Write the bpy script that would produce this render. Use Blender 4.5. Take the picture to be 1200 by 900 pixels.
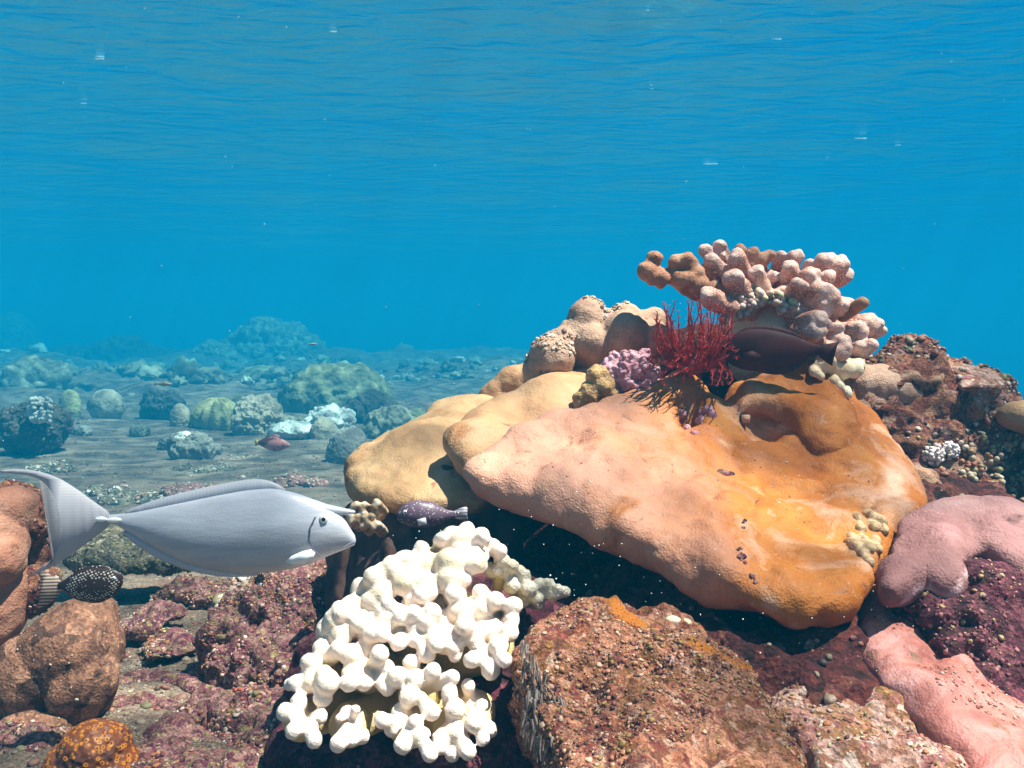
import bpy, bmesh, math, random
import numpy as np
from mathutils import Vector, Matrix

random.seed(7); RNG = np.random.default_rng(7)
for o in list(bpy.data.objects): bpy.data.objects.remove(o)
SC = bpy.context.scene
COL = SC.collection

# ------------------------------------------------------------------ camera
F = 1039.0; PITCH = math.radians(2.75); CZ = 0.6
CAM = np.array([0.0, 0.0, CZ])
FW = np.array([0.0, math.cos(PITCH), -math.sin(PITCH)])
UP = np.array([0.0, math.sin(PITCH), math.cos(PITCH)])
RT = np.array([1.0, 0.0, 0.0])
cd = bpy.data.cameras.new('camera'); cam = bpy.data.objects.new('camera', cd); COL.objects.link(cam)
cam.location = CAM; cam.rotation_euler = (math.radians(90) - PITCH, 0, 0)
cd.sensor_width = 36; cd.lens = 36 * F / 1200; cd.clip_start = 0.02; cd.clip_end = 400
SC.camera = cam

# ------------------------------------------------------------------ light
SUND = Vector((0.40, -0.14, 0.90)).normalized()
w = bpy.data.worlds.new('World'); SC.world = w; w.use_nodes = True
nt = w.node_tree; nt.nodes.clear()
sk = nt.nodes.new('ShaderNodeTexSky'); sk.sky_type = 'NISHITA'; sk.sun_disc = False
sk.sun_elevation = math.asin(SUND.z); sk.sun_rotation = math.atan2(SUND.x, SUND.y)
bg = nt.nodes.new('ShaderNodeBackground'); bg.inputs[1].default_value = 0.05
ow = nt.nodes.new('ShaderNodeOutputWorld')
nt.links.new(sk.outputs[0], bg.inputs[0]); nt.links.new(bg.outputs[0], ow.inputs[0])
sl = bpy.data.lights.new('sun', 'SUN'); sl.energy = 5.0; sl.angle = math.radians(0.5); sl.color = (1.0, 0.84, 0.70)
so = bpy.data.objects.new('sun', sl); COL.objects.link(so)
so.rotation_euler = SUND.to_track_quat('Z', 'Y').to_euler(); so.location = (1, -1, 4)
vs = SC.view_settings; vs.view_transform = 'Standard'; vs.look = 'None'; vs.gamma = 1.0; vs.exposure = 1.95
cy = SC.cycles
cy.use_denoising = True
cy.max_bounces = 8; cy.diffuse_bounces = 4; cy.glossy_bounces = 3; cy.volume_bounces = 2
cy.transparent_max_bounces = 12; cy.sample_clamp_indirect = 6
try: cy.denoiser = 'OPENIMAGEDENOISE'; cy.denoising_prefilter = 'ACCURATE'
except Exception: pass

# ------------------------------------------------------------------ helpers
def P(px, py, d):
    px = np.asarray(px, float); py = np.asarray(py, float); d = np.asarray(d, float)
    v = FW + ((px - 600) / F)[..., None] * RT + ((450 - py) / F)[..., None] * UP
    return CAM + d[..., None] * v
def gd(py, z=0.0):                      # distance at which the pixel row meets height z
    return (CZ - z) / (math.sin(PITCH) + (py - 450) / F * math.cos(PITCH))

def _h(ix, iy, iz, s):
    n = (ix * 374761393 + iy * 668265263 + iz * 2147483647 + s * 1274126177) & 0xffffffff
    n = ((n ^ (n >> 13)) * 1274126177) & 0xffffffff
    n = ((n ^ (n >> 16)) * 2246822519) & 0xffffffff
    return ((n ^ (n >> 15)) & 0xffffff) / float(0xffffff)
def vnoise(p, s=0):                      # value noise in -1..1
    p = np.asarray(p, float); i = np.floor(p).astype(np.int64); f = p - i; u = f * f * f * (f * (f * 6 - 15) + 10)
    r = 0
    for dx in (0, 1):
        wx = u[:, 0] if dx else 1 - u[:, 0]
        for dy in (0, 1):
            wy = u[:, 1] if dy else 1 - u[:, 1]
            for dz in (0, 1):
                wz = u[:, 2] if dz else 1 - u[:, 2]
                r = r + wx * wy * wz * _h(i[:, 0] + dx, i[:, 1] + dy, i[:, 2] + dz, s)
    return r * 2 - 1
def fbm(p, sc, octv=4, s=0, gain=.5):
    r = 0; a = 1; t = 0
    for k in range(octv):
        r = r + a * vnoise(p * sc * (2.03 ** k) + 17.3 * k, s + k); t += a; a *= gain
    return r / t
def cells(p, sc, s=0):                   # distance to the nearest random point (0..~1)
    p = np.asarray(p, float) * sc; i = np.floor(p).astype(np.int64); best = np.full(len(p), 9.0)
    for dx in (-1, 0, 1):
        for dy in (-1, 0, 1):
            for dz in (-1, 0, 1):
                c = i + np.array([dx, dy, dz])
                q = np.stack([c[:, k] + _h(c[:, 0], c[:, 1], c[:, 2], s + 11 * (k + 1)) for k in range(3)], 1)
                best = np.minimum(best, ((q - p) ** 2).sum(1))
    return np.sqrt(best)

def raw_mesh(name, V, Fc, smooth=True):
    me = bpy.data.meshes.new(name)
    V = np.asarray(V, np.float32)
    if isinstance(Fc, np.ndarray):
        n, k = Fc.shape
        me.vertices.add(len(V)); me.vertices.foreach_set('co', V.ravel())
        me.loops.add(n * k); me.loops.foreach_set('vertex_index', Fc.astype(np.int32).ravel())
        me.polygons.add(n); me.polygons.foreach_set('loop_start', np.arange(0, n * k, k, dtype=np.int32))
        me.update(calc_edges=True); me.validate()
    else:
        me.from_pydata([tuple(map(float, v)) for v in V], [], Fc); me.update()
    if smooth: me.polygons.foreach_set('use_smooth', np.ones(len(me.polygons), bool))
    return me
def getv(me):
    a = np.empty(len(me.vertices) * 3, np.float32); me.vertices.foreach_get('co', a); return a.reshape(-1, 3).astype(float)
def getn(me):
    a = np.empty(len(me.vertices) * 3, np.float32); me.vertex_normals.foreach_get('vector', a); return a.reshape(-1, 3).astype(float)
def setv(me, V):
    me.vertices.foreach_set('co', np.asarray(V, np.float32).ravel()); me.update()
def remesh(me, voxel, smooth=3, fac=.5):
    ob = bpy.data.objects.new('tmp', me); COL.objects.link(ob)
    m = ob.modifiers.new('r', 'REMESH'); m.mode = 'VOXEL'; m.voxel_size = voxel; m.use_smooth_shade = True
    if smooth:
        s = ob.modifiers.new('s', 'SMOOTH'); s.factor = fac; s.iterations = smooth
    dg = bpy.context.evaluated_depsgraph_get(); dg.update()
    out = bpy.data.meshes.new_from_object(ob.evaluated_get(dg), depsgraph=dg)
    bpy.data.objects.remove(ob); bpy.data.meshes.remove(me)
    out.polygons.foreach_set('use_smooth', np.ones(len(out.polygons), bool))
    return out
def displace(me, layers):                # layers: (kind, scale, amplitude, octaves)
    V = getv(me); N = getn(me); D = np.zeros(len(V))
    for k, L in enumerate(layers):
        kind, sc, amp = L[:3]; oc = L[3] if len(L) > 3 else 3
        if kind == 'f': D = D + amp * fbm(V, sc, oc, 5 * k)
        elif kind == 'r': D = D + amp * (1 - 2 * np.abs(fbm(V, sc, oc, 5 * k)))
        elif kind == 'c': D = D + amp * (0.6 - cells(V, sc, k))
        elif kind == 'p': D = D - amp * np.clip(0.32 - cells(V, sc, k), 0, 1) / .32
    setv(me, V + N * D[:, None]); return me

_ico = {}
def ico(sub):
    if sub not in _ico:
        bm = bmesh.new(); bmesh.ops.create_icosphere(bm, subdivisions=sub, radius=1)
        bm.verts.ensure_lookup_table()
        _ico[sub] = (np.array([v.co[:] for v in bm.verts]), np.array([[v.index for v in f.verts] for f in bm.faces])); bm.free()
    return _ico[sub]
class Soup:
    def __init__(s): s.V = []; s.F = []; s.C = []; s.n = 0
    def add(s, V, Fc, col=None):
        s.V.append(V); s.F.append(Fc + s.n); s.n += len(V)
        if col is not None: s.C.append(np.tile(np.array([*col[:3], 1.0]), (len(V), 1)))
    def ball(s, c, r, sub=3):
        v, f = ico(sub); s.add(np.asarray(c) + v * np.asarray(r), f)
    def cap(s, a, b, ra, rb, sub=3):
        a = np.asarray(a, float); b = np.asarray(b, float); ax = b - a; ax = ax / (np.linalg.norm(ax) + 1e-9)
        v, f = ico(sub); t = v @ ax; k = (t > 0)[:, None]
        s.add(np.where(k, b + rb * v, a + ra * v), f)
    def mesh(s, name):
        me = raw_mesh(name, np.concatenate(s.V), np.concatenate(s.F))
        if s.C:
            at = me.color_attributes.new('Col', 'FLOAT_COLOR', 'POINT')
            at.data.foreach_set('color', np.concatenate(s.C).astype(np.float32).ravel())
        return me

def props(o, label=None, cat=None, group=None, kind=None):
    if label: o['label'] = label
    if cat: o['category'] = cat
    if group: o['group'] = group
    if kind: o['kind'] = kind
    return o
def obj(name, me, mat, parent=None, label=None, cat=None, group=None, kind=None):
    """link a world-space mesh; a top-level object gets its origin at the base centre"""
    me.name = name; me.materials.clear(); me.materials.append(mat)
    o = bpy.data.objects.new(name, me); COL.objects.link(o)
    V = getv(me)
    if parent is None:
        c = (V.min(0) + V.max(0)) / 2; c[2] = V[:, 2].min()
        setv(me, V - c); o.location = c
    else:
        off = np.array(parent.location); setv(me, V - off); o.parent = parent
        pp = parent.parent
        if pp:                                  # a part already sits at its thing's origin
            setv(me, V - np.array(pp.location)); 
    return props(o, label, cat, group, kind)
def empty(name, loc, label, cat, group=None, kind=None):
    o = bpy.data.objects.new(name, None); COL.objects.link(o); o.location = tuple(map(float, loc)); o.empty_display_size = .05
    return props(o, label, cat, group, kind)

def plane_fit(anchors):
    A = np.array([[a[0] - 600, a[1] - 450, 1] for a in anchors], float); b = np.array([a[2] for a in anchors])
    c = np.linalg.lstsq(A, b, rcond=None)[0]
    return lambda x, y: c[0] * (x - 600) + c[1] * (y - 450) + c[2]
def smooth_poly(poly, it=2):
    p = np.array(poly, float)
    for _ in range(it):
        q = np.roll(p, -1, 0); p = np.stack([.75 * p + .25 * q, .25 * p + .75 * q], 1).reshape(-1, 2)
    return p
def pillow(poly, anchors, tf, tb, R, bumps=(), step=4, ndir=None, rnd=2):
    """solid slab: outline on a slanted plane, rounded rim of R px, tf/tb metres thick on either side"""
    D = plane_fit(anchors); pg = smooth_poly(poly, rnd)
    x0, y0 = pg.min(0) - 2 * step; x1, y1 = pg.max(0) + 2 * step
    X, Y = np.meshgrid(np.arange(x0, x1, step), np.arange(y0, y1, step)); x = X.ravel(); y = Y.ravel()
    a = pg; b = np.roll(pg, -1, 0)
    ins = np.zeros(len(x), bool); dist = np.full(len(x), 1e9); nx = x.copy(); ny = y.copy()
    for (ax, ay), (bx, by) in zip(a, b):
        c = ((ay > y) != (by > y)) & (x < (bx - ax) * (y - ay) / (by - ay + 1e-12) + ax); ins ^= c
        L2 = (bx - ax) ** 2 + (by - ay) ** 2 + 1e-12
        t = np.clip(((x - ax) * (bx - ax) + (y - ay) * (by - ay)) / L2, 0, 1)
        qx = ax + t * (bx - ax); qy = ay + t * (by - ay); dd = np.hypot(x - qx, y - qy)
        m = dd < dist; dist[m] = dd[m]; nx[m] = qx[m]; ny[m] = qy[m]
    px = np.where(ins, x, nx); py = np.where(ins, y, ny); dist = np.where(ins, dist, 0)
    h, wd = X.shape; idx = np.arange(h * wd).reshape(h, wd)
    q = np.stack([idx[:-1, :-1], idx[:-1, 1:], idx[1:, 1:], idx[1:, :-1]], -1).reshape(-1, 4)
    q = q[ins[q].any(1)]
    base = P(px, py, D(px, py))
    cx, cy_ = pg.mean(0); e = 5
    n = np.cross(P(cx + e, cy_, D(cx + e, cy_)) - P(cx, cy_, D(cx, cy_)), P(cx, cy_ - e, D(cx, cy_ - e)) - P(cx, cy_, D(cx, cy_)))
    n /= np.linalg.norm(n)
    if n @ (CAM - P(cx, cy_, D(cx, cy_))) < 0: n = -n
    if ndir is not None: n = np.array(ndir, float); n /= np.linalg.norm(n)
    f = np.sqrt(np.clip(1 - (1 - np.clip(dist / R, 0, 1)) ** 2, 0, 1))
    hb = np.zeros(len(x))
    for (bx, by, br, bh) in bumps: hb += bh * np.exp(-((px - bx) ** 2 + (py - by) ** 2) / (br * br))
    fr = base + n * (np.maximum(tf + hb, -tb * .6) * f)[:, None]; bk = base - n * (tb * f)[:, None]
    used = np.unique(q); mp = np.full(len(x), -1); mp[used] = np.arange(len(used)); k = len(used)
    V = np.concatenate([fr[used], bk[used]]); Q = mp[q]
    return V, np.concatenate([Q[:, ::-1], Q + k])
def pillow_mesh(name, voxel, smooth, layers, pillows, extra=None):
    s = Soup()
    for a in pillows:
        V, Q = pillow(**a); s.add(V, np.concatenate([Q[:, [0, 1, 2]], Q[:, [0, 2, 3]]]))
    if extra: extra(s)
    me = remesh(s.mesh(name), voxel, smooth)
    return displace(me, layers) if layers else me

# ------------------------------------------------------------------ materials
def lnk(nt, a, b): nt.links.new(a, b)
class Mat:
    def __init__(s, name, rough=.7, spec=.3, sss=0.0):
        s.m = bpy.data.materials.new(name); s.m.use_nodes = True; s.nt = s.m.node_tree
        s.b = s.nt.nodes['Principled BSDF']; s.b.inputs['Roughness'].default_value = rough
        s.b.inputs['Specular IOR Level'].default_value = spec
        if sss:
            s.b.inputs['Subsurface Weight'].default_value = sss; s.b.inputs['Subsurface Radius'].default_value = (1, .6, .4)
            s.b.inputs['Subsurface Scale'].default_value = .006
        s.tc = s.nt.nodes.new('ShaderNodeTexCoord'); s.col = None; s.nrm = None
    def noise(s, sc, det=4, rough=.55, dist=0, vec=None):
        n = s.nt.nodes.new('ShaderNodeTexNoise'); n.inputs['Scale'].default_value = sc; n.inputs['Detail'].default_value = det
        n.inputs['Roughness'].default_value = rough; n.inputs['Distortion'].default_value = dist
        lnk(s.nt, vec or s.tc.outputs['Object'], n.inputs['Vector']); return n.outputs['Fac']
    def voro(s, sc, out='Distance', feat='F1', vec=None):
        n = s.nt.nodes.new('ShaderNodeTexVoronoi'); n.feature = feat; n.inputs['Scale'].default_value = sc
        lnk(s.nt, vec or s.tc.outputs['Object'], n.inputs['Vector']); return n.outputs[out]
    def ramp(s, fac, stops, interp='LINEAR'):
        n = s.nt.nodes.new('ShaderNodeValToRGB'); n.color_ramp.interpolation = interp; e = n.color_ramp.elements
        while len(e) < len(stops): e.new(.5)
        for k, (p, c) in enumerate(stops): e[k].position = p; e[k].color = (*c, 1) if hasattr(c, '__len__') else (c, c, c, 1)
        lnk(s.nt, fac, n.inputs[0]); return n.outputs[0]
    def mix(s, fac, a, b, mode='MIX'):
        n = s.nt.nodes.new('ShaderNodeMix'); n.data_type = 'RGBA'; n.blend_type = mode
        for v, i in ((fac, 0), (a, 6), (b, 7)):
            if hasattr(v, 'is_linked') or hasattr(v, 'links'): lnk(s.nt, v, n.inputs[i])
            elif i == 0: n.inputs[0].default_value = v
            else: n.inputs[i].default_value = (*v, 1)
        return n.outputs[2]
    def attr(s, name='Col'):
        n = s.nt.nodes.new('ShaderNodeAttribute'); n.attribute_name = name; return n.outputs['Color']
    def patch(s, color, sc, lo, hi, det=3, dist=.5):       # patches of another growth, with a shape of their own
        m = s.ramp(s.noise(sc, det, .6, dist), [(lo, 0), (hi, 1)]); s.col = s.mix(m, s.col, color); return s
    def dots(s, color, sc, rad, soft=.03):
        m = s.ramp(s.voro(sc), [(rad, 1), (rad + soft, 0)]); s.col = s.mix(m, s.col, color); return s
    def bump(s, h, strength=.5, dist=.004):
        n = s.nt.nodes.new('ShaderNodeBump'); n.inputs['Strength'].default_value = strength; n.inputs['Distance'].default_value = dist
        lnk(s.nt, h, n.inputs['Height'])
        if s.nrm: lnk(s.nt, s.nrm, n.inputs['Normal'])
        s.nrm = n.outputs[0]; return s
    def done(s):
        if s.col is not None: lnk(s.nt, s.col, s.b.inputs['Base Color'])
        if s.nrm: lnk(s.nt, s.nrm, s.b.inputs['Normal'])
        return s.m

def m_smooth_coral(name, base, mid, light, scale=9, gr=260, pits=True, top=None):
    m = Mat(name, .72, .2)
    m.col = m.ramp(m.noise(scale, 6, .6, .4), [(.28, base), (.5, mid), (.72, light)])
    if top: m.patch(top, scale * .6, .52, .66, 5)
    m.patch(tuple(c * .55 for c in base), scale * 2.6, .60, .70, 5)
    m.col = m.mix(m.ramp(m.noise(160, 3), [(.35, .78), (.65, 1.12)]), (0, 0, 0), m.col, 'MULTIPLY') if False else m.col
    g = m.ramp(m.noise(240, 3), [(.3, .8), (.7, 1.0)]); m.col = m.mix(1.0, m.col, g, 'MULTIPLY')
    m.bump(m.voro(gr), .6, .0016); m.bump(m.noise(40, 6, .7), .7, .006); m.bump(m.noise(150, 4, .7), .4, .002)
    return m.done()
def m_rock(name, pal, s1=14, s2=60, s3=190, rough=.75, bump=.9, grow=()):
    """encrusted reef rock: palette patches at three sizes, each its own growth"""
    m = Mat(name, rough, .2)
    st = [(k / len(pal) * .5 + .25, c) for k, c in enumerate(pal)]
    m.col = m.ramp(m.noise(s1, 6, .65, .8), st)
    vc = m.voro(s2, 'Color'); sep = m.nt.nodes.new('ShaderNodeSeparateColor'); lnk(m.nt, vc, sep.inputs[0])
    alt = m.ramp(sep.outputs[0], [(k / len(pal), c) for k, c in enumerate(pal[::-1])], 'CONSTANT')
    m.col = m.mix(m.ramp(m.noise(s2 * .5, 4), [(.46, 0), (.54, .85)]), m.col, alt)
    vc = m.voro(s3, 'Color'); sp = m.nt.nodes.new('ShaderNodeSeparateColor'); lnk(m.nt, vc, sp.inputs[0])
    m.col = m.mix(.75, m.col, m.ramp(sp.outputs[1], [(0, .35), (.5, .9), (.85, 1.0), (1, 1.6)]), 'MULTIPLY')
    for c, sc, lo, hi in grow: m.patch(c, sc, lo, hi, 5, .9)
    m.bump(m.noise(s2, 6, .7), bump, .010); m.bump(m.voro(s3), bump * .8, .003); m.bump(m.noise(s3 * 1.4, 4, .7), .6, .002)
    return m.done()
def m_growth(name, rough=.6):
    m = Mat(name, rough, .4)
    m.col = m.mix(1.0, m.attr(), m.ramp(m.noise(220, 4), [(.3, .6), (.7, 1.1)]), 'MULTIPLY')
    m.bump(m.noise(300, 4), .5, .002); return m.done()

MAUVE = (.30, .12, .14)
M = {}
M['plate'] = None
def plate_mat(name, a, b, c, pale, grad=None):
    m = Mat(name, .62, .22)
    m.col = m.ramp(m.noise(7, 6, .6, .5), [(.3, a), (.5, b), (.7, c)])
    if grad:
        sx = m.nt.nodes.new('ShaderNodeSeparateXYZ'); lnk(m.nt, m.tc.outputs['Object'], sx.inputs[0]); ad = m.nt.nodes.new('ShaderNodeMath'); ad.operation = 'MULTIPLY_ADD'
        ad.inputs[1].default_value = 1.9; lnk(m.nt, sx.outputs['X'], ad.inputs[0]); lnk(m.nt, m.noise(6, 6, .65, 1.0), ad.inputs[2])
        m.col = m.mix(m.ramp(ad.outputs[0], [(.10, 1), (.62, 0)]), m.col, grad)
    m.patch(pale, 5, .56, .70, 6, .8); m.patch((.34, .11, .02), 9, .60, .74, 4, .6)
    m.patch((.30, .13, .08), 17, .64, .70, 6, 1.2)
    m.patch((.50, .26, .14), 31, .62, .72, 5, .4); m.patch((.20, .08, .05), 55, .68, .72, 5, 1.0)
    g = m.ramp(m.noise(320, 3), [(.3, .82), (.7, 1.0)]); m.col = m.mix(1.0, m.col, g, 'MULTIPLY')
    m.bump(m.noise(16, 4), .5, .012); m.bump(m.voro(300), .6, .0014); m.bump(m.noise(60, 6, .7), .6, .004)
    return m.done()
M['plate'] = plate_mat('orange_coral_skin', (.32, .08, .008), (.42, .125, .015), (.50, .19, .04), (.66, .38, .27), (.58, .28, .20))
M['plate2'] = plate_mat('tan_coral_skin', (.38, .18, .09), (.50, .28, .15), (.58, .37, .24), (.58, .34, .26))
M['plate3'] = plate_mat('brown_tan_coral_skin', (.30, .16, .08), (.45, .27, .14), (.58, .38, .22), (.60, .34, .22))
M['lobe'] = m_smooth_coral('mauve_brown_coral_skin', (.30, .16, .11), (.42, .25, .18), (.52, .34, .25), 16)
M['mauve'] = m_smooth_coral('pink_mauve_coral_skin', (.19, .08, .08), (.32, .15, .15), (.46, .26, .26), 6, top=(.36, .15, .11))
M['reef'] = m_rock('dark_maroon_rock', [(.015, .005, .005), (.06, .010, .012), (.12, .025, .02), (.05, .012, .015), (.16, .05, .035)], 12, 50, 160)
M['frock'] = m_rock('brown_encrusted_rock', [(.12, .035, .02), (.36, .12, .06), (.22, .09, .03), (.50, .22, .14), (.20, .04, .03), (.52, .32, .24)], 12, 85, 260,
                    grow=[((.50, .16, .02), 6, .60, .66), ((.62, .38, .42), 9, .66, .70)])
M['rrock'] = m_rock('red_encrusted_rock', [(.10, .02, .02), (.30, .08, .05), (.20, .06, .04), (.42, .18, .10), (.12, .03, .04), (.40, .22, .18)], 14, 70, 200,
                    grow=[((.52, .30, .20), 8, .58, .66)])
M['prock'] = m_rock('pink_encrusted_rock', [(.30, .10, .10), (.46, .20, .16), (.34, .16, .06), (.60, .36, .32), (.26, .10, .05), (.62, .46, .40)], 12, 60, 210)
M['hollow'] = m_rock('dark_purple_rock', [(.04, .006, .015), (.14, .03, .05), (.08, .015, .03), (.20, .06, .08), (.05, .02, .02)], 14, 70, 180)
M['rubrock'] = m_rock('mottled_rubble_rock', [(.08, .02, .035), (.28, .09, .10), (.15, .07, .06), (.42, .22, .19), (.15, .03, .07), (.32, .24, .12)], 22, 110, 260)
M['boulder'] = m_rock('brown_boulder_skin', [(.05, .025, .02), (.17, .08, .05), (.26, .12, .075), (.09, .04, .03), (.34, .17, .11)], 9, 40, 240, bump=.5)
M['greyrock'] = m_rock('grey_green_rock', [(.05, .05, .04), (.14, .12, .09), (.08, .08, .07), (.22, .19, .13), (.30, .26, .20)], 14, 60, 190)
M['ribbed'] = None

m = Mat('white_coral_skin', .5, .4, .25)
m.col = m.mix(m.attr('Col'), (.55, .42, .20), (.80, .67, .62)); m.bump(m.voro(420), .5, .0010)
M['white'] = m.done()
m = Mat('knob_coral_skin', .6, .35)
m.col = m.ramp(m.noise(10, 4), [(.32, (.28, .08, .05)), (.5, (.44, .18, .12)), (.66, (.58, .31, .25))]); m.col = m.mix(m.attr('Col'), m.col, (.64, .39, .34))
m.dots((.78, .62, .55), 300, .26, .12); m.bump(m.voro(330), .6, .0013); m.bump(m.noise(70, 5), .5, .003); M['knob'] = m.done()
m = Mat('brown_knob_skin', .65, .3)
m.col = m.ramp(m.noise(25, 5), [(.35, (.22, .08, .04)), (.55, (.40, .17, .09)), (.7, (.50, .27, .18))])
m.dots((.50, .27, .18), 330, .2, .1); m.bump(m.voro(330), .6, .0015); M['bknob'] = m.done()
m = Mat('cream_coral_skin', .6, .35)
m.col = m.ramp(m.noise(14, 4), [(.35, (.66, .42, .24)), (.6, (.80, .68, .52))]); m.bump(m.voro(260), .6, .0015); M['cream'] = m.done()
m = Mat('purple_coral_skin', .6, .3)
m.col = m.ramp(m.noise(40, 4), [(.35, (.36, .13, .17)), (.65, (.58, .32, .38))]); m.bump(m.noise(300, 4), .8, .003); M['purple'] = m.done()
m = Mat('red_arm_skin', .5, .4)
m.col = m.ramp(m.noise(60, 3), [(.3, (.13, .004, .004)), (.7, (.46, .020, .014))]); M['red'] = m.done()
M['growth'] = m_growth('growth_colours')

def fishmat(name, build, rough=.35, spec=.5):
    m = Mat(name, rough, spec); build(m); return m.done()

# ------------------------------------------------------------------ haze, water surface, seabed
def m_haze():
    m = bpy.data.materials.new('blue_water_haze'); m.use_nodes = True; n = m.node_tree; n.nodes.clear()
    v = n.nodes.new('ShaderNodeVolumePrincipled'); o = n.nodes.new('ShaderNodeOutputMaterial')
    v.inputs['Color'].default_value = (.002, .136, .255, 1); v.inputs['Density'].default_value = .10
    v.inputs['Absorption Color'].default_value = (.05, .40, .56, 1); v.inputs['Anisotropy'].default_value = .0
    n.links.new(v.outputs[0], o.inputs['Volume']); return m
HZ = 150.0; SURF = 4.2
bx = np.array([[x, y, z] for z in (-16.0, SURF + .3) for x, y in ((-HZ, -HZ), (HZ, -HZ), (HZ, HZ), (-HZ, HZ))], float)
obj('haze', raw_mesh('haze', bx, np.array([[0, 3, 2, 1], [4, 5, 6, 7], [0, 1, 5, 4], [1, 2, 6, 5], [2, 3, 7, 6], [3, 0, 4, 7]]), False), m_haze(), kind='stuff')

def fan(nr, na, r0, r1, zf, pw=1.0):
    r = r0 * (r1 / r0) ** np.linspace(0, 1, nr)
    t = np.linspace(-1, 1, na, endpoint=False); a = math.pi * (0.30 * t + 0.70 * t ** 3)   # denser ahead of the camera
    Rr, A = np.meshgrid(r, a, indexing='ij'); x = (Rr * np.sin(A)).ravel(); y = (Rr * np.cos(A)).ravel()
    V = np.stack([x, y, zf(x, y)], 1); V = np.concatenate([V, [[0, 0, zf(np.zeros(1), np.zeros(1))[0]]]])
    i = np.arange(nr * na).reshape(nr, na); j = np.roll(i, -1, 1)
    q = np.stack([i[:-1], i[1:], j[1:], j[:-1]], -1).reshape(-1, 4)
    tri = np.concatenate([q[:, [0, 1, 2]], q[:, [0, 2, 3]], np.stack([np.full(na, nr * na), i[0], j[0]], 1)])
    return V, tri
def surf_z(x, y):
    p = np.stack([x * .7, y * 1.2, np.zeros_like(x)], 1)
    return SURF + .10 * fbm(p, .42, 3, 3) + .028 * fbm(p, 1.7, 3, 9)
V, T = fan(320, 520, .8, 148, surf_z)
me = raw_mesh('water_surface', V, T[:, ::-1])
mw = bpy.data.materials.new('rippled_water'); mw.use_nodes = True; n = mw.node_tree; n.nodes.clear()
out = n.nodes.new('ShaderNodeOutputMaterial'); mx = n.nodes.new('ShaderNodeMixShader'); tr = n.nodes.new('ShaderNodeBsdfTransparent')
gl = n.nodes.new('ShaderNodeBsdfGlossy'); gl.inputs['Roughness'].default_value = .12; gl.inputs['Color'].default_value = (.55, .82, 1, 1)
fr = n.nodes.new('ShaderNodeFresnel'); fr.inputs['IOR'].default_value = 1.33
tc = n.nodes.new('ShaderNodeTexCoord'); mp = n.nodes.new('ShaderNodeMapping'); mp.inputs['Scale'].default_value = (.75, 1.5, 1); mp.inputs['Rotation'].default_value = (0, 0, .25)
ns = n.nodes.new('ShaderNodeTexNoise'); ns.inputs['Scale'].default_value = 1.7; ns.inputs['Detail'].default_value = 5; ns.inputs['Distortion'].default_value = .6
bp = n.nodes.new('ShaderNodeBump'); bp.inputs['Strength'].default_value = .8; bp.inputs['Distance'].default_value = .09
n.links.new(tc.outputs['Object'], mp.inputs[0]); n.links.new(mp.outputs[0], ns.inputs['Vector']); n.links.new(ns.outputs['Fac'], bp.inputs['Height'])
n.links.new(bp.outputs[0], gl.inputs['Normal']); n.links.new(bp.outputs[0], fr.inputs['Normal'])
# caustics put into the transmission colour: a cell pattern lets sunlight through in dapples
vo = n.nodes.new('ShaderNodeTexVoronoi'); vo.feature = 'SMOOTH_F1'; vo.inputs['Scale'].default_value = 4.2
nz = n.nodes.new('ShaderNodeTexNoise'); nz.inputs['Scale'].default_value = 3; va = n.nodes.new('ShaderNodeVectorMath'); va.operation = 'SCALE'; va.inputs[3].default_value = .5
vb = n.nodes.new('ShaderNodeVectorMath'); vb.operation = 'ADD'
n.links.new(tc.outputs['Object'], nz.inputs['Vector']); n.links.new(nz.outputs['Color'], va.inputs[0]); n.links.new(va.outputs[0], vb.inputs[0]); n.links.new(tc.outputs['Object'], vb.inputs[1])
n.links.new(vb.outputs[0], vo.inputs['Vector'])
cr = n.nodes.new('ShaderNodeValToRGB'); cr.color_ramp.elements[0].position = .2; cr.color_ramp.elements[0].color = (.36, .36, .36, 1)
cr.color_ramp.elements[1].position = .62; cr.color_ramp.elements[1].color = (1, 1, 1, 1)
n.links.new(vo.outputs['Distance'], cr.inputs[0]); n.links.new(cr.outputs[0], tr.inputs['Color'])
n.links.new(fr.outputs[0], mx.inputs[0]); n.links.new(tr.outputs[0], mx.inputs[1]); n.links.new(gl.outputs[0], mx.inputs[2]); n.links.new(mx.outputs[0], out.inputs['Surface'])
obj('water_surface', me, mw, kind='structure')

# white flecks in place of sky glints, added after the fish
s = None
def ground_z(x, y):
    p = np.stack([x, y, np.zeros_like(x)], 1); r = np.hypot(x, y)
    k = np.clip((r - 1.8) / 4.7, 0, 1); z = -.6 * k * k * (3 - 2 * k)                      # the sand slopes away from the near reef
    z += .05 * fbm(p, .8, 3, 21) * np.clip(r / 3, .3, 1) + .18 * fbm(p, .13, 2, 31) * np.clip((r - 6) / 10, 0, 1)
    near = np.clip(1 - r / 18, 0, 1); u = np.clip((r - 18) / 18, 0, 1)
    z += u * (.12 + .95 * fbm(p, .15, 3, 71) + .24 * fbm(p, .65, 3, 73))     # rolling reef ground far off
    z -= .22 * np.clip(r - 48, 0, 30) + .30 * np.clip((x - .1 * y) - 1.9, 0, 16)     # the slope drops off seaward
    z += np.clip((r - 11) / 9, 0, 1) * (.30 * (1 - 2 * np.abs(fbm(p, .33, 4, 83))) + .10 * fbm(p, 1.6, 3, 87) - .05)
    q = np.stack([x * .6, y * 1.7, np.zeros_like(x)], 1)
    z += near * np.clip(r / 4, .5, 2) * (.030 * (1 - 2 * np.abs(fbm(q, 1.4, 4, 41)))) + near * (.012 * fbm(p, 9, 4, 51) + .005 * fbm(p, 40, 3, 61))
    return z
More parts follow.
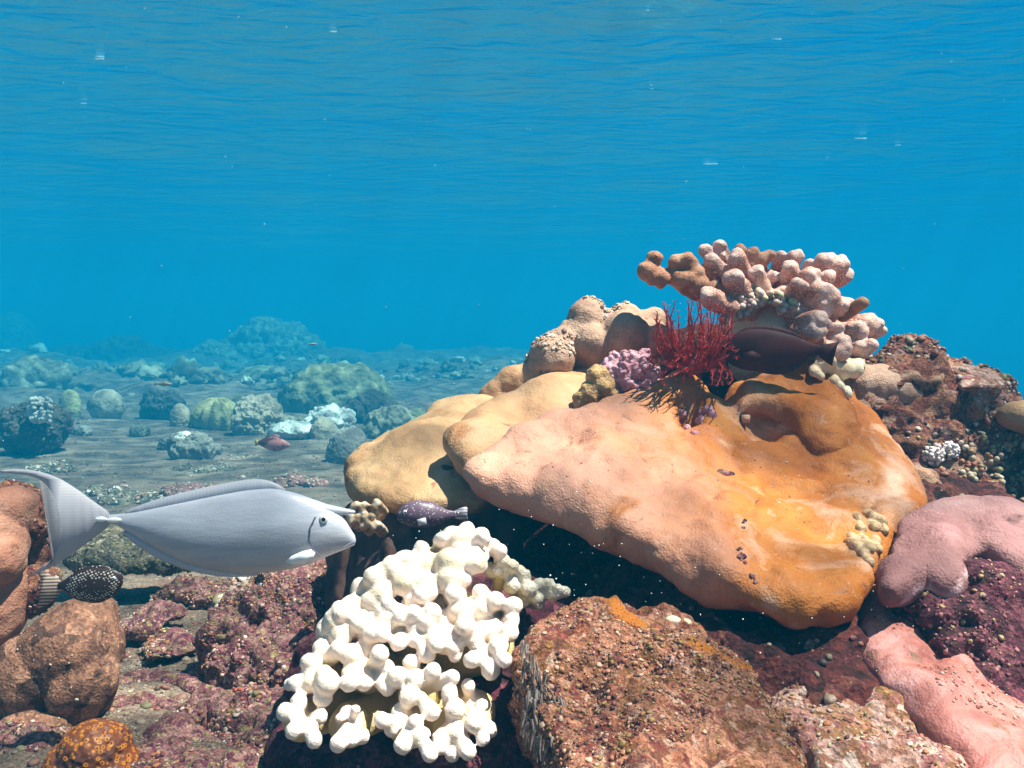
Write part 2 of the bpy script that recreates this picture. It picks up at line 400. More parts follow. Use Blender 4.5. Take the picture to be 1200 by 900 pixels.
V, T = fan(560, 640, .35, 148, ground_z)
me = raw_mesh('seabed', V, T)
m = Mat('grey_brown_sand', .85, .2)
m.col = m.ramp(m.noise(1.6, 6, .62, .6), [(.30, (.07, .048, .036)), (.48, (.15, .105, .08)), (.66, (.27, .20, .155))])
m.patch((.17, .10, .07), 3.0, .55, .70, 6, .8)
m.patch((.07, .05, .045), 11, .58, .66, 6, .8)
m.patch((.42, .36, .30), 26, .64, .69, 5, .8)
vc = m.voro(330, 'Color'); sp = m.nt.nodes.new('ShaderNodeSeparateColor'); lnk(m.nt, vc, sp.inputs[0])
m.col = m.mix(1.0, m.col, m.ramp(sp.outputs[0], [(0, .45), (.6, .95), (.9, 1.1), (1, 1.9)]), 'MULTIPLY')
m.bump(m.noise(30, 6, .7), .8, .012); m.bump(m.voro(260), .6, .002); m.bump(m.noise(420, 3), .5, .001)
obj('seabed', me, m.done(), kind='structure')

# ------------------------------------------------------------------ scatter
def rock_shapes(k, sub=2, s0=0, rough=.28):
    out = []
    for i in range(k):
        v, f = ico(sub); v = v * (1 + rough * fbm(v + 9.1 * (i + s0), 1.6, 3, i))[:, None] * RNG.uniform(.6, 1.15, 3); out.append((v, f))
    return out
SH = rock_shapes(8, 2); SH1 = rock_shapes(8, 2, 20, .5)
def rrot():
    q = RNG.normal(size=4); q /= np.linalg.norm(q); a, b, c, d = q
    return np.array([[a*a+b*b-c*c-d*d, 2*(b*c-a*d), 2*(b*d+a*c)], [2*(b*c+a*d), a*a-b*b+c*c-d*d, 2*(c*d-a*b)], [2*(b*d-a*c), 2*(c*d+a*b), a*a-b*b-c*c+d*d]])
def on_surface(me, n, cond=None):
    V = getv(me); me.calc_loop_triangles(); T = np.empty(len(me.loop_triangles) * 3, np.int32); me.loop_triangles.foreach_get('vertices', T); T = T.reshape(-1, 3)
    A, B, Cc = V[T[:, 0]], V[T[:, 1]], V[T[:, 2]]; cr_ = np.cross(B - A, Cc - A); ar = np.linalg.norm(cr_, axis=1); nn = cr_ / (ar[:, None] + 1e-12)
    wgt = ar.copy(); cen = (A + B + Cc) / 3
    if cond is not None: wgt = wgt * cond(cen, nn)
    if wgt.sum() <= 0: return np.zeros((0, 3)), np.zeros((0, 3))
    i = RNG.choice(len(T), n, p=wgt / wgt.sum()); u = RNG.random((n, 2)); u.sort(1)
    pt = A[i] * u[:, :1] + B[i] * (u[:, 1:] - u[:, :1]) + Cc[i] * (1 - u[:, 1:]); return pt, nn[i]
def facing(c, nn): return (nn @ np.array([0, -1, .0]) > -.4) | (nn[:, 2] > .2)
def clumpy(sc, thr, s=0):
    return lambda c, nn: np.clip((fbm(c, sc, 3, s) - thr) * 6, 0, 1) * facing(c, nn)
def growth(me, n, rmin, rmax, pal, cond=facing, shapes=None, stretch=1.0):
    """small knobs sunk into a mesh's surface, one mesh"""
    pt, nn = on_surface(me, n, cond); s = Soup(); sh = shapes or SH1
    for p, q in zip(pt, nn):
        v, f = sh[RNG.integers(len(sh))]; r = rmin + (rmax - rmin) * RNG.random() ** 2.5
        c = np.array(pal[RNG.integers(len(pal))]) * RNG.uniform(.7, 1.15)
        vv = (v @ rrot().T) * r
        if stretch != 1: vv = vv + np.outer(vv @ q, q) * (stretch - 1)
        vv = vv - np.outer(vv @ q, q) * .35; s.add(p + q * r * .15 * stretch + vv, f, c)
    return s.mesh('growth')
PAL_REEF = [(.50, .26, .18), (.36, .12, .08), (.20, .05, .05), (.60, .44, .38), (.30, .22, .08), (.44, .16, .06), (.10, .03, .04), (.42, .30, .22)]
PAL_PALE = [(.60, .52, .46), (.46, .34, .26), (.70, .62, .58), (.34, .28, .16)]
PAL_DARK = [(.08, .03, .03), (.16, .05, .05), (.24, .09, .06), (.05, .03, .03), (.34, .24, .18), (.14, .12, .06)]

# ------------------------------------------------------------------ main reef mass
def ell(s, px, py, d, rx, ry, rz, sub=4): s.ball(P(px, py, d), (rx, ry, rz), sub)
def reef(s):
    ell(s, 800, 720, 1.80, .42, .30, .24); ell(s, 620, 690, 1.85, .26, .22, .24); ell(s, 980, 700, 1.80, .38, .26, .27)
    ell(s, 900, 600, 2.16, .40, .22, .28); ell(s, 740, 520, 2.05, .26, .20, .18); ell(s, 1180, 780, 1.8, .40, .36, .32)
    ell(s, 880, 830, 1.35, .36, .30, .20); ell(s, 560, 830, 1.45, .26, .26, .18); ell(s, 850, 450, 2.02, .20, .14, .10)
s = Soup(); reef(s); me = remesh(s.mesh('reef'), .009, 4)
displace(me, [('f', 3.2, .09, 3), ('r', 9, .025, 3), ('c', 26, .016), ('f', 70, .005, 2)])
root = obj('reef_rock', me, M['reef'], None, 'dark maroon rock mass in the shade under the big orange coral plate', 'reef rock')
g = growth(getattr(root, 'data'), 2600, .003, .011, PAL_DARK); V = getv(g); setv(g, V + np.array(root.location))
props(obj('encrusting_growth', g, M['growth'], root), kind='stuff')

def snap(o, px, py, default, rad=7.0, sink=0.0):
    """the point of a built mesh seen at a pixel"""
    V = getv(o.data) + np.array(o.location); v = V - CAM; d = v @ FW; x = 600 + F * (v @ RT) / d; y = 450 - F * (v @ UP) / d
    m = (np.hypot(x - px, y - py) < rad) & (d > .2)
    if not m.any(): return np.array(default)
    W_ = V[m]; q = W_[np.argmin(d[m])]; r_ = q - CAM; return CAM + r_ * (1 + sink / np.linalg.norm(r_))
def with_growth(o, n, r0, r1, pal, cond=facing, name='encrusting_growth', shapes=None, stretch=1.0):
    g = growth(o.data, n, r0, r1, pal, cond, shapes, stretch); setv(g, getv(g) + np.array(o.location))
    return props(obj(name, g, M['growth'], o), kind='stuff')

# ------------------------------------------------------------------ orange plate and its neighbours
MAIN = [(545, 550), (560, 538), (590, 522), (620, 507), (650, 495), (680, 492), (700, 480), (725, 468), (750, 456), (775, 447), (792, 445), (812, 452), (832, 466),
        (852, 482), (854, 464), (872, 447), (905, 436), (935, 440), (962, 443), (985, 462), (1000, 480), (1025, 492), (1045, 525), (1070, 560), (1094, 592),
        (1075, 608), (1052, 612), (1038, 640), (1022, 668), (1010, 700), (996, 718), (965, 725), (930, 720), (880, 705), (830, 686), (780, 663), (740, 641),
        (700, 618), (670, 602), (640, 594), (610, 584), (580, 573), (555, 566), (545, 558)]
A_MAIN = [(545, 552, 1.40), (960, 720, 1.14), (1090, 592, 1.46), (920, 440, 1.80), (690, 490, 1.62), (780, 660, 1.20)]
me = pillow_mesh('plate', .0042, 4, [('f', 6, .013, 2), ('f', 12, .012, 2), ('c', 15, .009), ('r', 9, .006, 2), ('c', 27, .007), ('f', 50, .003, 3)],
    [dict(poly=MAIN, anchors=A_MAIN, tf=.026, tb=.032, R=15, rnd=2,
          bumps=[(1012, 610, 12, -.02), (715, 520, 10, -.012), (742, 545, 7, -.010), (600, 540, 12, -.008), (960, 600, 8, -.010), (830, 600, 9, -.010), (898, 506, 20, -.05), (935, 462, 34, .03), (808, 494, 12, -.07), (800, 460, 26, .02), (853, 548, 9, -.008), (878, 610, 6, -.010), (884, 650, 6, -.008),
                 (760, 585, 20, -.008), (650, 530, 22, -.010), (860, 560, 18, -.010), (700, 540, 60, .015), (840, 640, 60, .012), (1000, 560, 50, .014), (780, 520, 30, -.012), (940, 560, 22, -.012), (900, 600, 20, -.010), (960, 640, 26, -.010)]),
     dict(poly=[(858, 480), (866, 460), (884, 446), (908, 437), (940, 440), (972, 450), (994, 478), (1012, 520), (970, 545), (938, 520), (926, 494), (906, 479), (884, 482), (868, 488)],
          anchors=[(862, 480, 1.64), (940, 440, 1.74), (1000, 480, 1.68), (940, 515, 1.56)], tf=.03, tb=.035, R=22, bumps=[(925, 462, 20, .008)])])
plate = obj('plate_coral', me, M['plate'], None, 'broad smooth orange coral plate overhanging the dark hollow', 'coral')

me = pillow_mesh('plate', .005, 5, [('f', 7, .016, 3), ('c', 13, .008), ('f', 35, .003, 2)],
    [dict(poly=[(512, 514), (518, 500), (545, 487), (575, 471), (600, 461), (640, 447), (668, 434), (690, 424), (720, 428), (745, 440), (760, 470), (740, 500), (690, 515), (640, 525),
                (600, 538), (570, 550), (545, 552), (526, 534)],
          anchors=[(512, 514, 1.55), (545, 550, 1.48), (690, 425, 1.88), (700, 510, 1.66)], tf=.035, tb=.05, R=30,
          bumps=[(560, 520, 22, .012), (640, 470, 30, .012), (600, 490, 24, -.012)])])
obj('plate_coral', me, M['plate2'], None, 'pale tan coral plate wedged behind the left tip of the orange plate', 'coral')
me = pillow_mesh('plate', .005, 5, [('f', 7, .02, 3), ('c', 13, .008), ('f', 35, .004, 3)],
    [dict(poly=[(397, 556), (403, 541), (430, 524), (470, 500), (505, 484), (540, 471), (575, 466), (610, 478), (630, 520), (620, 560), (575, 585), (545, 592), (500, 594), (450, 592), (414, 578)],
          anchors=[(398, 555, 1.66), (560, 468, 2.02), (470, 592, 1.50), (600, 560, 1.62)], tf=.045, tb=.06, R=40,
          bumps=[(470, 545, 30, .018), (520, 500, 30, .012)])])
obj('plate_coral', me, M['plate3'], None, 'brown and tan coral plate lowest on the left side of the reef', 'coral')
o = plate
with_growth(plate, 260, .0008, .0024, [(.55, .40, .32), (.30, .12, .07), (.62, .50, .44)], lambda c, nn: np.clip((fbm(c, 9, 3, 12) - .12) * 6, 0, 1) * (nn[:, 2] > .2))
# pits with small knobs at the plate's right side
def cluster(cx, cy, d, pts, rr, sub=2, stretch=None):
    s = Soup()
    for (x, y) in pts: s.ball(P(x, y, d), rr * RNG.uniform(.8, 1.25, 3), 3)
    return s
pts = [(1008, 602), (1020, 600), (1012, 614), (1024, 612), (1034, 606), (1006, 634), (1016, 628), (1012, 644), (1024, 640), (1030, 628), (1040, 618), (1022, 654), (1002, 626), (1032, 640)]
s = Soup()
for x, y in pts: q = snap(plate, x, y, P(x, y, 1.33), 7); s.cap(q + np.array([.004, .03, -.004]), q, .012, .0085, 3)
me = remesh(s.mesh('k'), .0022, 2); displace(me, [('f', 60, .0015, 2)])
m = Mat('olive_knob_skin', .6, .3); m.col = m.ramp(m.noise(60, 4), [(.35, (.26, .14, .07)), (.6, (.50, .34, .20))]); m.bump(m.voro(300), .5, .0015); M['olive'] = m.done()
obj('knob_coral', me, M['olive'], None, 'clump of small olive brown knobs in the notch at the orange plate right rim', 'coral')
s = Soup()
for x, y in [(998, 700), (1006, 694), (1014, 702), (1008, 712), (1022, 696), (1030, 704), (1018, 688), (1036, 692), (1026, 714), (1040, 700)]:
    s.cap(P(x + 2, y + 8, 1.34), P(x, y, 1.25), .010, .007, 3)
me = remesh(s.mesh('k'), .0022, 2); obj('knob_coral', me, M['olive'], None, 'small greenish knobs below the lower right corner of the orange plate', 'coral')

s = Soup()
for x, y, r_ in [(806, 482, .010), (813, 490, .011), (804, 494, .009), (816, 480, .010), (826, 474, .012), (810, 500, .007), (834, 478, .010)]: s.ball(snap(plate, x, y, P(x, y, 1.6), 9, .004), r_ * RNG.uniform(.7, 1.2, 3), 3)
me = displace(remesh(s.mesh('k'), .0025, 1), [('c', 90, .004), ('f', 40, .004, 3)])
obj('small_rock', me, M['purple'], None, 'crusty pinkish purple plug in the crack on top of the orange plate', 'rock')
s = Soup()
for k in range(26):
    t = k / 25; x, y = 868 + 10 * t + 5 * math.sin(t * 9), 596 + 84 * t + RNG.uniform(-2, 2)
    if RNG.random() < .3: continue
    s.ball(snap(plate, x, y, P(x, y, 1.4), 9, .002), RNG.uniform(.002, .005) * RNG.uniform(.6, 1.3, 3), 2)
me = displace(s.mesh('k'), [('c', 160, .003), ('f', 90, .003, 2)])
props(obj('scar_crust', me, M['rubrock'], plate), kind='stuff')
s = Soup(); a_ = snap(plate, 853, 548, P(853, 548, 1.5), 9, .004); s.ball(a_, (.012, .010, .006), 3); s.ball(a_ + np.array([-.009, .004, .003]), (.009, .008, .006), 3)
obj('scar', displace(remesh(s.mesh('k'), .002, 1), [('f', 90, .003, 2)]), M['rubrock'], plate)
# tan lump behind the pale plate
s = Soup(); ell(s, 603, 450, 2.0, .045, .05, .05); ell(s, 622, 446, 2.0, .05, .05, .045); ell(s, 590, 468, 2.0, .05, .05, .05)
me = remesh(s.mesh('l'), .005, 4); displace(me, [('f', 14, .012, 3), ('c', 40, .004)])
obj('lobed_coral', me, M['plate2'], None, 'small rounded tan coral lump peeking over the pale tan plate', 'coral')

# ------------------------------------------------------------------ boulder coral, knob coral colony on top
def C6(x, y): return 600 + x / 2.609, 270 + y / 2.609
s = Soup()
for x, y, r, d in [(120, 390, 75, 1.80), (160, 350, 60, 1.82), (230, 270, 62, 1.84), (200, 330, 70, 1.84), (250, 350, 60, 1.80), (300, 300, 60, 1.84), (345, 320, 72, 1.80), (350, 275, 55, 1.84),
                   (400, 290, 50, 1.86), (435, 275, 42, 1.86), (430, 330, 60, 1.82), (90, 420, 60, 1.82), (260, 400, 80, 1.84), (340, 400, 80, 1.86)]:
    px, py = C6(x, y); rm = r / 2.609 * d / F; s.ball(P(px, py, d), (rm, rm, rm), 4)
me = remesh(s.mesh('b'), .005, 3); displace(me, [('f', 12, .008, 3), ('c', 16, .005), ('f', 60, .002, 2)])
bc = obj('boulder_coral', me, M['lobe'], None, 'mauve brown boulder coral of fused rounded lobes left of the red feather star', 'coral')
with_growth(bc, 420, .002, .007, [(.5, .34, .26), (.6, .44, .36), (.3, .18, .12)], lambda c, nn: np.clip((fbm(c, 14, 3, 4) - .05) * 6, 0, 1) * (nn[:, 2] > .35))

def colony(name, pts, core, d, mat, voxel, back=.06, sm=2, layers=(('f', 26, .005, 3), ('f', 60, .002, 2))):
    s = Soup(); tips = []
    for q in pts:
        x, y, r = q[:3]; dd = d + (q[3] if len(q) > 3 else 0)
        px, py = C6(x, y); rm = r / 2.609 * dd / F * .84
        tip = P(px, py, dd); cx, cyy = C6(*core); root_ = P(px + (cx - px) * .45, py + (cyy - py) * .45, dd + back)
        ax = (tip - root_) / np.linalg.norm(tip - root_) + RNG.normal(size=3) * .2; tip = tip + ax * rm * .15
        s.cap(root_, tip, rm * .9, rm * RNG.uniform(.85, 1.05), 3); tips.append(tip + ax * rm)
        for _ in range(2):
            o_ = RNG.normal(size=3); o_ /= np.linalg.norm(o_); o_[2] = abs(o_[2]) * .8; o_[1] = -abs(o_[1]); t2 = tip + o_ * rm * .75; rr_ = rm * RNG.uniform(.42, .62)
            s.cap(tip - o_ * rm * .2, t2, rr_, rr_, 3); tips.append(t2 + o_ * rr_)
    me = displace(remesh(s.mesh(name), voxel, sm), list(layers)); V = getv(me); tp = np.array(tips); c = np.empty(len(V))
    for i in range(0, len(V), 10000): c[i:i + 10000] = np.sqrt(((V[i:i + 10000, None, :] - tp[None]) ** 2).sum(2)).min(1)
    c = np.clip(1.1 - c / .022, 0, 1); at = me.color_attributes.new('Col', 'FLOAT_COLOR', 'POINT')
    at.data.foreach_set('color', np.stack([c, c, c, np.ones_like(c)], 1).astype(np.float32).ravel()); return me
core = (800, 300)
kn = [(590, 62, 26, .02), (636, 52, 24, .03), (612, 98, 28, -.02), (690, 92, 36, -.03), (640, 85, 24, .03), (680, 158, 42, -.08), (750, 135, 36, -.06), (612, 205, 42, -.10), (815, 92, 30, .02),
      (862, 88, 34, 0), (850, 120, 32, -.03), (905, 110, 22, .03), (952, 100, 36, .02), (992, 112, 34, .02), (1012, 142, 26, .03), (960, 148, 30, .0), (905, 150, 44, -.05), (870, 172, 36, -.08),
      (925, 185, 44, -.06), (960, 212, 50, -.05), (1000, 240, 44, -.03), (940, 240, 40, -.05), (1082, 290, 44, .0), (1052, 312, 42, -.02), (1110, 310, 30, .02), (932, 272, 34, -.10), (962, 292, 30, -.08),
      (918, 312, 36, -.10), (1002, 300, 26, -.06), (1015, 340, 32, -.07), (1065, 362, 44, -.03), (1000, 372, 44, -.07), (1090, 350, 26, -.01), (790, 150, 36, .0), (560, 180, 34, 0), (650, 130, 30, 0),
      (730, 200, 34, -.04), (780, 200, 34, -.02), (830, 200, 40, -.03), (700, 230, 34, -.05), (860, 250, 44, -.03)]
me = colony('knobs', kn, core, 1.78, M['knob'], .0035, .05)
kc = obj('knob_coral', me, M['knob'], None, 'large pinkish coral colony of blunt knobs crowning the reef', 'coral')
s = Soup(); a = C6(1012, 262); b = C6(1070, 222); s.cap(P(*a, 1.75), P(*b, 1.71), .013, .0135, 3)
obj('finger', displace(remesh(s.mesh('f'), .003, 1), [('f', 40, .0015, 2)]), M['bknob'], kc)
bk = [(435, 85, 24), (414, 122, 34), (455, 145, 28), (430, 140, 26), (500, 95, 24), (530, 92, 26), (548, 108, 28), (520, 150, 30), (545, 150, 30), (500, 130, 12), (482, 118, 10), (700, 60, 18, .02), (735, 72, 20, .03), (765, 92, 22, .03), (792, 78, 22, .03), (575, 165, 32), (600, 130, 30, .03), (565, 130, 26)]
s = Soup()
for q in bk:
    dd = 1.74 + (q[3] if len(q) > 3 else 0); px, py = C6(q[0], q[1]); rm = q[2] / 2.609 * dd / F
    s.ball(P(px, py, dd), rm * RNG.uniform(.9, 1.1, 3), 3)
s.cap(P(*C6(455, 130), 1.74), P(*C6(620, 200), 1.78), .012, .03, 3); s.cap(P(*C6(700, 70), 1.77), P(*C6(760, 150), 1.80), .012, .03, 3)
me = displace(remesh(s.mesh('bk'), .0035, 2), [('c', 45, .006), ('f', 40, .004, 3)])
obj('knob_coral', me, M['bknob'], None, 'small brown knobby coral jutting left from the top of the reef', 'coral')
s = Soup()
ell(s, *C6(800, 300), 1.80, .075, .06, .055); ell(s, *C6(860, 310), 1.80, .06, .06, .05); ell(s, *C6(740, 320), 1.82, .05, .06, .06); ell(s, *C6(880, 380), 1.82, .08, .06, .06); ell(s, *C6(760, 400), 1.84, .07, .05, .06)
me = displace(remesh(s.mesh('d'), .005, 5), [('f', 12, .006, 2)])
obj('dome_coral', me, M['cream'], None, 'smooth pale pink dome of coral just above the dark surgeonfish', 'coral')
s = Soup()
for x, y, r, dd in [(1045, 425, 30, -.06), (1015, 428, 30, -.07), (980, 420, 30, -.07), (1060, 410, 20, -.05), (950, 415, 26, -.08), (925, 435, 16, -.1), (945, 448, 14, -.1), (1005, 480, 14, -.1), (1028, 500, 15, -.11), (985, 462, 18, -.09), (960, 385, 26, -.06), (968, 360, 14, -.09), (972, 400, 20, -.09), (1010, 400, 22, -.05)]:
    px, py = C6(x, y); d = 1.78 + dd; rm = r / 2.609 * d / F; s.cap(P(px - 2, py - 6, d + .04), P(px, py, d), rm * .8, rm, 3)
me = displace(remesh(s.mesh('c'), .003, 2), [('f', 40, .002, 2)])
obj('finger_coral', me, M['cream'], None, 'cream white stubby finger coral behind the dark surgeonfish tail', 'coral')
# little tufts between the knobs
s = Soup()
for cx, cyy, rr, nn_ in [(735, 205, 40, 60), (690, 240, 40, 60), (800, 205, 30, 40), (660, 265, 26, 30), (840, 235, 34, 40)]:
    for _ in range(nn_):
        a = RNG.random() * 6.28; q = rr * math.sqrt(RNG.random()); px, py = C6(cx + q * math.cos(a), cyy + q * math.sin(a) * .6)
        c = [(.60, .40, .32), (.46, .26, .22), (.62, .52, .30), (.66, .50, .46)][RNG.integers(4)]
        v, f = ico(2); s.add(P(px, py, 1.70 + RNG.random() * .03) + v * RNG.uniform(.004, .009), f, c)
obj('tufted_coral', s.mesh('t'), M['growth'], None, 'nubbly pink and yellow coral tufts among the knobs above the pale dome', 'coral')
# purple cauliflower coral
s = Soup()
for _ in range(170):
    v = RNG.normal(size=3); v /= np.linalg.norm(v); v[1] = -abs(v[1])
    s.ball(P(737, 437, 1.69) + v * np.array([.052, .04, .042]) * RNG.uniform(.75, 1.08), RNG.uniform(.006, .011), 2)
s.ball(P(737, 440, 1.70), (.05, .04, .04), 3)
me = displace(remesh(s.mesh('p'), .0022, 1), [('c', 130, .006), ('f', 60, .004, 2)])
obj('cauliflower_coral', me, M['purple'], None, 'pink purple cauliflower coral beside the red feather star', 'coral')
s = Soup()
for x, y, r in [(692, 462, .022), (705, 452, .024), (700, 440, .020), (684, 470, .020), (716, 464, .018), (722, 474, .014)]: s.ball(P(x, y, 1.66), r * RNG.uniform(.8, 1.2, 3), 3)
me = displace(remesh(s.mesh('y'), .003, 2), [('c', 60, .006)])
m = Mat('ochre_rock', .7, .3); m.col = m.ramp(m.noise(60, 4), [(.35, (.18, .09, .04)), (.65, (.52, .32, .14))]); m.bump(m.voro(200), .7, .002)
obj('small_rock', me, m.done(), None, 'ochre pitted lump between the pale plate and the purple cauliflower coral', 'rock')

def tube(s, pts, r0, r1, k=6):
    pts = np.array(pts, float); n_ = len(pts); t = np.gradient(pts, axis=0); t /= np.linalg.norm(t, axis=1)[:, None] + 1e-9
    ref = np.array([.3, .8, .5]); ring = []
    for i in range(n_):
        a = np.cross(t[i], ref); a /= np.linalg.norm(a); b = np.cross(t[i], a); r = r0 + (r1 - r0) * i / (n_ - 1)
        for j in range(k):
            th = 2 * math.pi * j / k; ring.append(pts[i] + r * (a * math.cos(th) + b * math.sin(th)))
    i = np.arange(n_ * k).reshape(n_, k); j = np.roll(i, -1, 1)
    q = np.stack([i[:-1], j[:-1], j[1:], i[1:]], -1).reshape(-1, 4)
    s.add(np.array(ring), np.concatenate([q[:, [0, 1, 2]], q[:, [0, 2, 3]]]))
# red feather star
fs = empty('feather_star', P(815, 430, 1.66), 'bright red feather star with thin upright arms beside the dark surgeonfish', 'feather star')
arms = Soup(); base = P(812, 425, 1.67)
for k in range(120):
    tx = RNG.uniform(764, 866); ty = RNG.uniform(345, 405) + abs(tx - 812) * .35; td = RNG.uniform(1.55, 1.70)
    if k > 90: tx = RNG.uniform(775, 855); ty = RNG.uniform(415, 455)
    b = base + np.array([(tx - 812) / F * .9, 0, 0]) + RNG.normal(size=3) * np.array([.012, .008, .010]); tip = P(tx, ty, td)
    mid = (b + tip) / 2 + np.array([(tx - 812) / F * .35, -.012, .004]) + RNG.normal(size=3) * .008
    pts = [(1 - u) ** 2 * b + 2 * u * (1 - u) * mid + u * u * tip + (RNG.normal(size=3) * .0012 if u > 0 else 0) for u in np.linspace(0, 1, 9)]
    tube(arms, pts, .0020, .0008, 5)
    for i in range(1, 9):
        for sd in (-1, 1):
            q = pts[i] + np.array([sd * .005, RNG.normal() * .002, .004]); tube(arms, [pts[i], (pts[i] + q) / 2 + RNG.normal(size=3) * .0005, q], .0007, .0003, 3)
obj('arms', arms.mesh('arms'), M['red'], fs)
s = Soup(); s.ball(P(812, 425, 1.66), (.028, .02, .022), 3); obj('disc', displace(s.mesh('d'), [('f', 60, .004, 2)]), M['red'], fs)

# ------------------------------------------------------------------ right-hand rock
RR = [(1000, 470), (1004, 440), (1020, 432), (1035, 428), (1055, 418), (1075, 424), (1095, 428), (1125, 432), (1140, 440), (1160, 436), (1178, 450), (1172, 470), (1210, 490), (1300, 500), (1420, 560), (1420, 760), (1200, 760), (1060, 700), (1010, 600)]
me = pillow_mesh('rr', .007, 3, [('f', 5, .04, 3), ('r', 11, .03, 3), ('c', 24, .018), ('f', 60, .006, 3)],
    [dict(poly=RR, anchors=[(1010, 440, 1.84), (1180, 450, 1.88), (1100, 600, 1.74), (1400, 640, 1.8)], tf=.05, tb=.35, R=50, step=6, ndir=(0, -.9, .4))])
rr = obj('encrusted_rock', me, M['rrock'], None, 'dark red encrusted rock rising at the right behind the mauve coral', 'rock')
with_growth(rr, 5200, .0025, .009, PAL_REEF + PAL_DARK + [(.55, .46, .40)], clumpy(6, -.1, 3))
for (poly, d, lab) in [
    ([(1040, 432), (1052, 420), (1075, 422), (1098, 432), (1085, 445), (1060, 448)], 1.86, 'thin pinkish coral ledge nearest the knob coral on top of the red rock'),
    ([(1078, 430), (1100, 424), (1132, 430), (1146, 440), (1120, 448), (1090, 444)], 1.84, 'middle brown coral ledge on top of the red rock'),
    ([(1118, 446), (1138, 434), (1162, 433), (1180, 448), (1176, 458), (1150, 452), (1128, 456)], 1.82, 'pale topped coral ledge at the outer corner of the red rock')]:
    me = pillow_mesh('ledge', .004, 3, [('f', 16, .010, 3), ('c', 45, .004)],
        [dict(poly=poly, anchors=[(poly[0][0], poly[0][1], d), (poly[3][0], poly[3][1], d + .02), (poly[1][0], poly[1][1] - 2, d + .10), (poly[5][0], poly[5][1], d - .06)], tf=.016, tb=.02, R=12, step=3)])
    obj('coral_ledge', me, M['prock'], None, lab, 'coral', 'coral ledges on top of the red rock')
s = Soup()
for x, y, r in [(1012, 450, .05), (1030, 452, .055), (1050, 458, .05), (1020, 470, .05), (1010, 480, .05), (1062, 462, .04)]: s.ball(P(x, y, 1.80), (r, r * .8, r * .8), 4)
me = displace(remesh(s.mesh('s'), .004, 4), [('f', 20, .006, 3), ('c', 80, .002)])
obj('encrusting_coral', me, m_smooth_coral('sandy_pink_skin', (.36, .17, .12), (.5, .3, .22), (.6, .42, .34), 20, 300), None, 'finely pored sandy pink coral slope right of the cream fingers', 'coral')
s = Soup()
for x, y in [(1120, 455), (1140, 462), (1100, 462), (1155, 470), (1128, 476)]: s.ball(P(x, y, 1.84), (.045, .05, .04), 3)
me = displace(remesh(s.mesh('s'), .005, 3), [('r', 10, .02, 3), ('c', 40, .008)]); bb = obj('small_rock', me, M['prock'], None, 'brownish pink rock lump under the pale topped ledge', 'rock')
s = Soup(); ell(s, 1200, 488, 1.75, .05, .05, .035); ell(s, 1230, 494, 1.75, .07, .06, .04)
me = displace(remesh(s.mesh('s'), .004, 4), [('f', 14, .010, 3)])
obj('lobed_coral', me, M['plate3'], None, 'tan coral shoulder cut off by the right picture edge against the blue water', 'coral')
for (x, y, r, lab) in [(1092, 527, .020, 'larger of two pale round brain coral buttons on the dark red rock'), (1114, 522, .016, 'smaller of two pale round brain coral buttons on the dark red rock')]:
    s = Soup(); c = snap(rr, x, y, P(x, y, 1.72), 8, .008); s.ball(c, r * .8, 3)
    for k in range(90):
        v = RNG.normal(size=3); v /= np.linalg.norm(v); s.ball(c + v * r, .0036, 2)
    m = Mat('pale_button_skin', .6, .3); m.col = m.ramp(m.noise(90, 3), [(.4, (.50, .40, .42)), (.6, (.74, .68, .68))])
    obj('button_coral', s.mesh('b'), m.done(), None, lab, 'coral', 'pale coral buttons')
# beads of algae low on the rock
s = Soup()
for k in range(420):
    px = RNG.uniform(1030, 1215); py = RNG.uniform(520, 625) ; d = 1.75 - (py - 520) * .0012 + RNG.uniform(-.02, .02)
    if py < 545 and px < 1090: continue
    if fbm(np.array([[px / 30, py / 30, 0]]), 1, 2, 8)[0] < -.12: continue
    c = [(.46, .34, .22), (.34, .20, .10), (.28, .24, .12), (.52, .44, .34), (.42, .16, .08)][RNG.integers(5)]
    v, f = ico(2); s.add(snap(rr, px, py, P(px, py, d), 6) + v * RNG.uniform(.003, .0075), f, c)
props(obj('bead_algae', s.mesh('a'), M['growth'], None, 'beaded olive and rust algae on the dark rock above the mauve coral', 'algae'), kind='stuff')

# ------------------------------------------------------------------ mauve coral, pink ridge, hollow
me = pillow_mesh('mv', .0045, 5, [('f', 7, .016, 2), ('r', 9, .010, 2), ('f', 24, .006, 4)],
    [dict(poly=[(1034, 690), (1036, 655), (1045, 625), (1075, 605), (1105, 595), (1135, 588), (1170, 592), (1210, 602), (1300, 620), (1400, 680), (1400, 740), (1250, 720), (1205, 676), (1172, 658), (1148, 645), (1126, 656), (1118, 682), (1100, 682), (1078, 672), (1054, 690)],
          anchors=[(1035, 690, 1.16), (1100, 595, 1.42), (1200, 680, 1.14), (1350, 640, 1.35)], tf=.014, tb=.030, R=16, bumps=[(1105, 640, 30, .015), (1180, 620, 40, .02), (1135, 640, 16, -.014)])])
V = getv(me); v = V - CAM; d_ = v @ FW; qx = 600 + F * (v @ RT) / d_; qy = 450 - F * (v @ UP) / d_; best = np.full(len(V), 1e9)
lp = [(1058, 706), (1078, 690), (1100, 696), (1120, 698), (1129, 676), (1146, 660), (1172, 666), (1205, 684), (1250, 728), (1400, 745)]     # the growing edge above the hollow
for (ax, ay), (bx_, by_) in zip(lp[:-1], lp[1:]):
    t = np.clip(((qx - ax) * (bx_ - ax) + (qy - ay) * (by_ - ay)) / ((bx_ - ax) ** 2 + (by_ - ay) ** 2), 0, 1); best = np.minimum(best, np.hypot(qx - ax - t * (bx_ - ax), qy - ay - t * (by_ - ay)))
